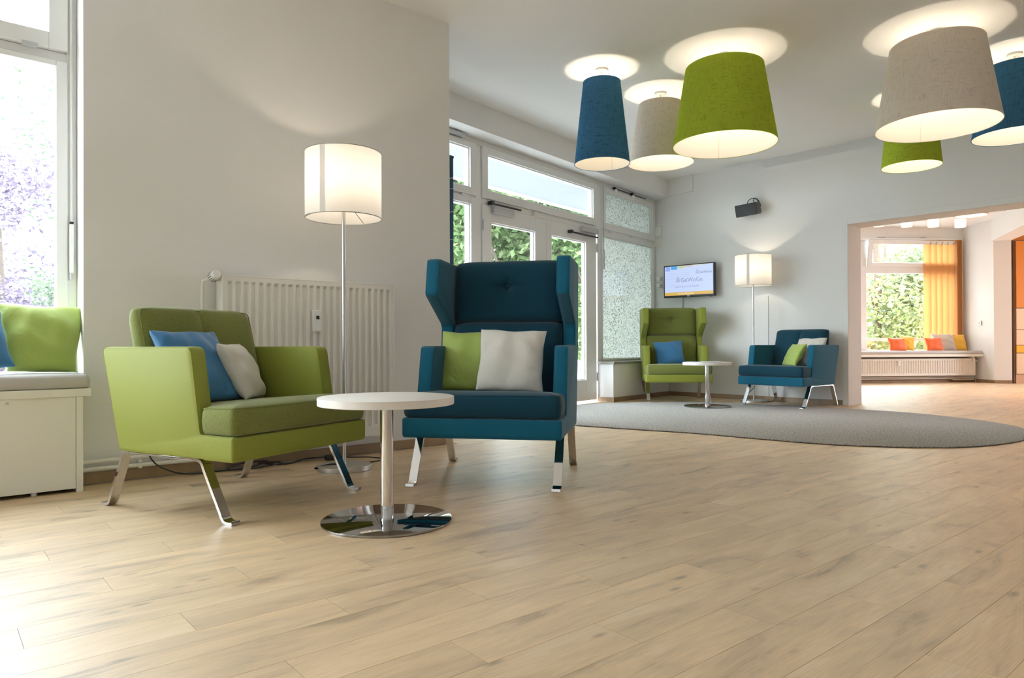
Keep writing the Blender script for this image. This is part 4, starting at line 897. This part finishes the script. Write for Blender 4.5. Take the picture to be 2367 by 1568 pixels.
# ------------------------------------------------------------------ outside
struct(obj('ground', G().box(-60,60,-60,80,-0.3,-0.11), M['pave'], smooth=False))
aw = thing('awning', 'white cloth awning outside above the entrance doors', 'awning', B0, R(ANG_B))
obj('cloth', G().add([(-1.0,0.32,2.99),(5.0,0.32,2.99),(5.0,1.2,2.79),(-1.0,1.2,2.79),(-1.0,0.32,3.0),(5.0,0.32,3.0),(5.0,1.2,2.80),(-1.0,1.2,2.80)], [(3,2,1,0),(4,5,6,7),(0,1,5,4),(1,2,6,5),(2,3,7,6),(3,0,4,7)]), M['awning'], aw, smooth=False)
obj('front_bar', G().box(-1.0,5.0,1.19,1.23,2.755,2.80), M['frame'], aw, smooth=False)
def tree(name, label, cat, loc, h, rad, mat, n, leaf=0.13, seed=1, low=0.25, blob=9, limbs=5):
    rnd = random.Random(seed); t = thing(name, label, cat, loc); g = G(); vs = []; fs = []
    cl = [(rnd.gauss(0,0.45)*rad, rnd.gauss(0,0.45)*rad, h*(low+(1-low)*rnd.random()), rad*rnd.uniform(0.35,0.6)) for _ in range(blob)]
    for _ in range(n):
        c = rnd.choice(cl); d = Vector((rnd.gauss(0,1),rnd.gauss(0,1),rnd.gauss(0,0.8))).normalized()*c[3]*rnd.random()**0.35
        p = Vector(c[:3])+d; a = Vector((rnd.gauss(0,1),rnd.gauss(0,1),rnd.gauss(-0.3,0.6))).normalized(); b = a.cross(Vector((rnd.gauss(0,1),rnd.gauss(0,1),rnd.gauss(0,1)))).normalized()
        L_ = leaf*rnd.uniform(0.6,1.3); W_ = L_*0.45; o = len(vs)
        vs += [p, p+a*L_*0.45+b*W_*0.5, p+a*L_, p+a*L_*0.45-b*W_*0.5]; fs.append((o,o+1,o+2,o+3))
    g.add(vs, fs); me = bpy.data.meshes.new('foliage'); me.from_pydata([tuple(v) for v in g.v], [], g.f); me.materials.append(mat)
    f = bpy.data.objects.new('foliage', me); COL.objects.link(f); f.parent = t; f['kind'] = 'stuff'
    obj('trunk', G().tube([(0,0,-0.1),(0.03,0.02,h*0.35),(-0.02,0.0,h*0.75)], 0.025+0.012*h, 8), M['bark'], t)
    for c in cl[:limbs]: obj('branch', G().tube(smooth_path([(0,0,h*0.3),(c[0]*0.5,c[1]*0.5,(c[2]+h*0.3)/2),(c[0],c[1],c[2])],3), 0.010+0.004*h, 6), M['bark'], t)
    return t
tree('tree','leafy green tree outside, seen through the left pane by the entrance','tree',(-1.6,12.6,-0.1),4.6,1.5,M['leaf'],9000,0.19,1)
tree('tree','leafy green tree outside the left door leaf','tree',(0.1,13.4,-0.1),4.8,1.5,M['leaf'],9500,0.19,2)
tree('tree','leafy green tree outside the right door leaf','tree',(1.75,14.3,-0.1),4.8,1.5,M['leaf'],9000,0.19,3)
tree('tree','green tree standing farthest back beyond the entrance','tree',(0.9,17.0,-0.1),6.5,2.6,M['leaf'],11000,0.24,4)
tree('tree','purple-leaved tree outside the left window','tree',(-6.5,8.8,-0.1),3.1,1.2,M['leaf_purple'],8500,0.085,5,0.08,18,0)
tree('shrub','pale green shrub outside the left window beside the purple tree','shrub',(-5.35,8.3,-0.1),1.75,0.6,M['leaf_pale'],4600,0.06,6,0.05)
tree('tree','pale green tree farther behind the purple one','tree',(-7.2,11.2,-0.1),4.7,1.7,M['leaf_pale'],6000,0.09,7,0.1,20,1)
tree('tree','yellow-green tree outside the far window, left half','tree',(9.5,18.1,-0.1),4.6,1.8,M['leaf_yellow'],9000,0.16,8,0.05,16)
tree('tree','pale green tree outside the far window, right side','tree',(11.0,18.7,-0.1),4.2,1.6,M['leaf_far'],9000,0.16,9,0.05,16)
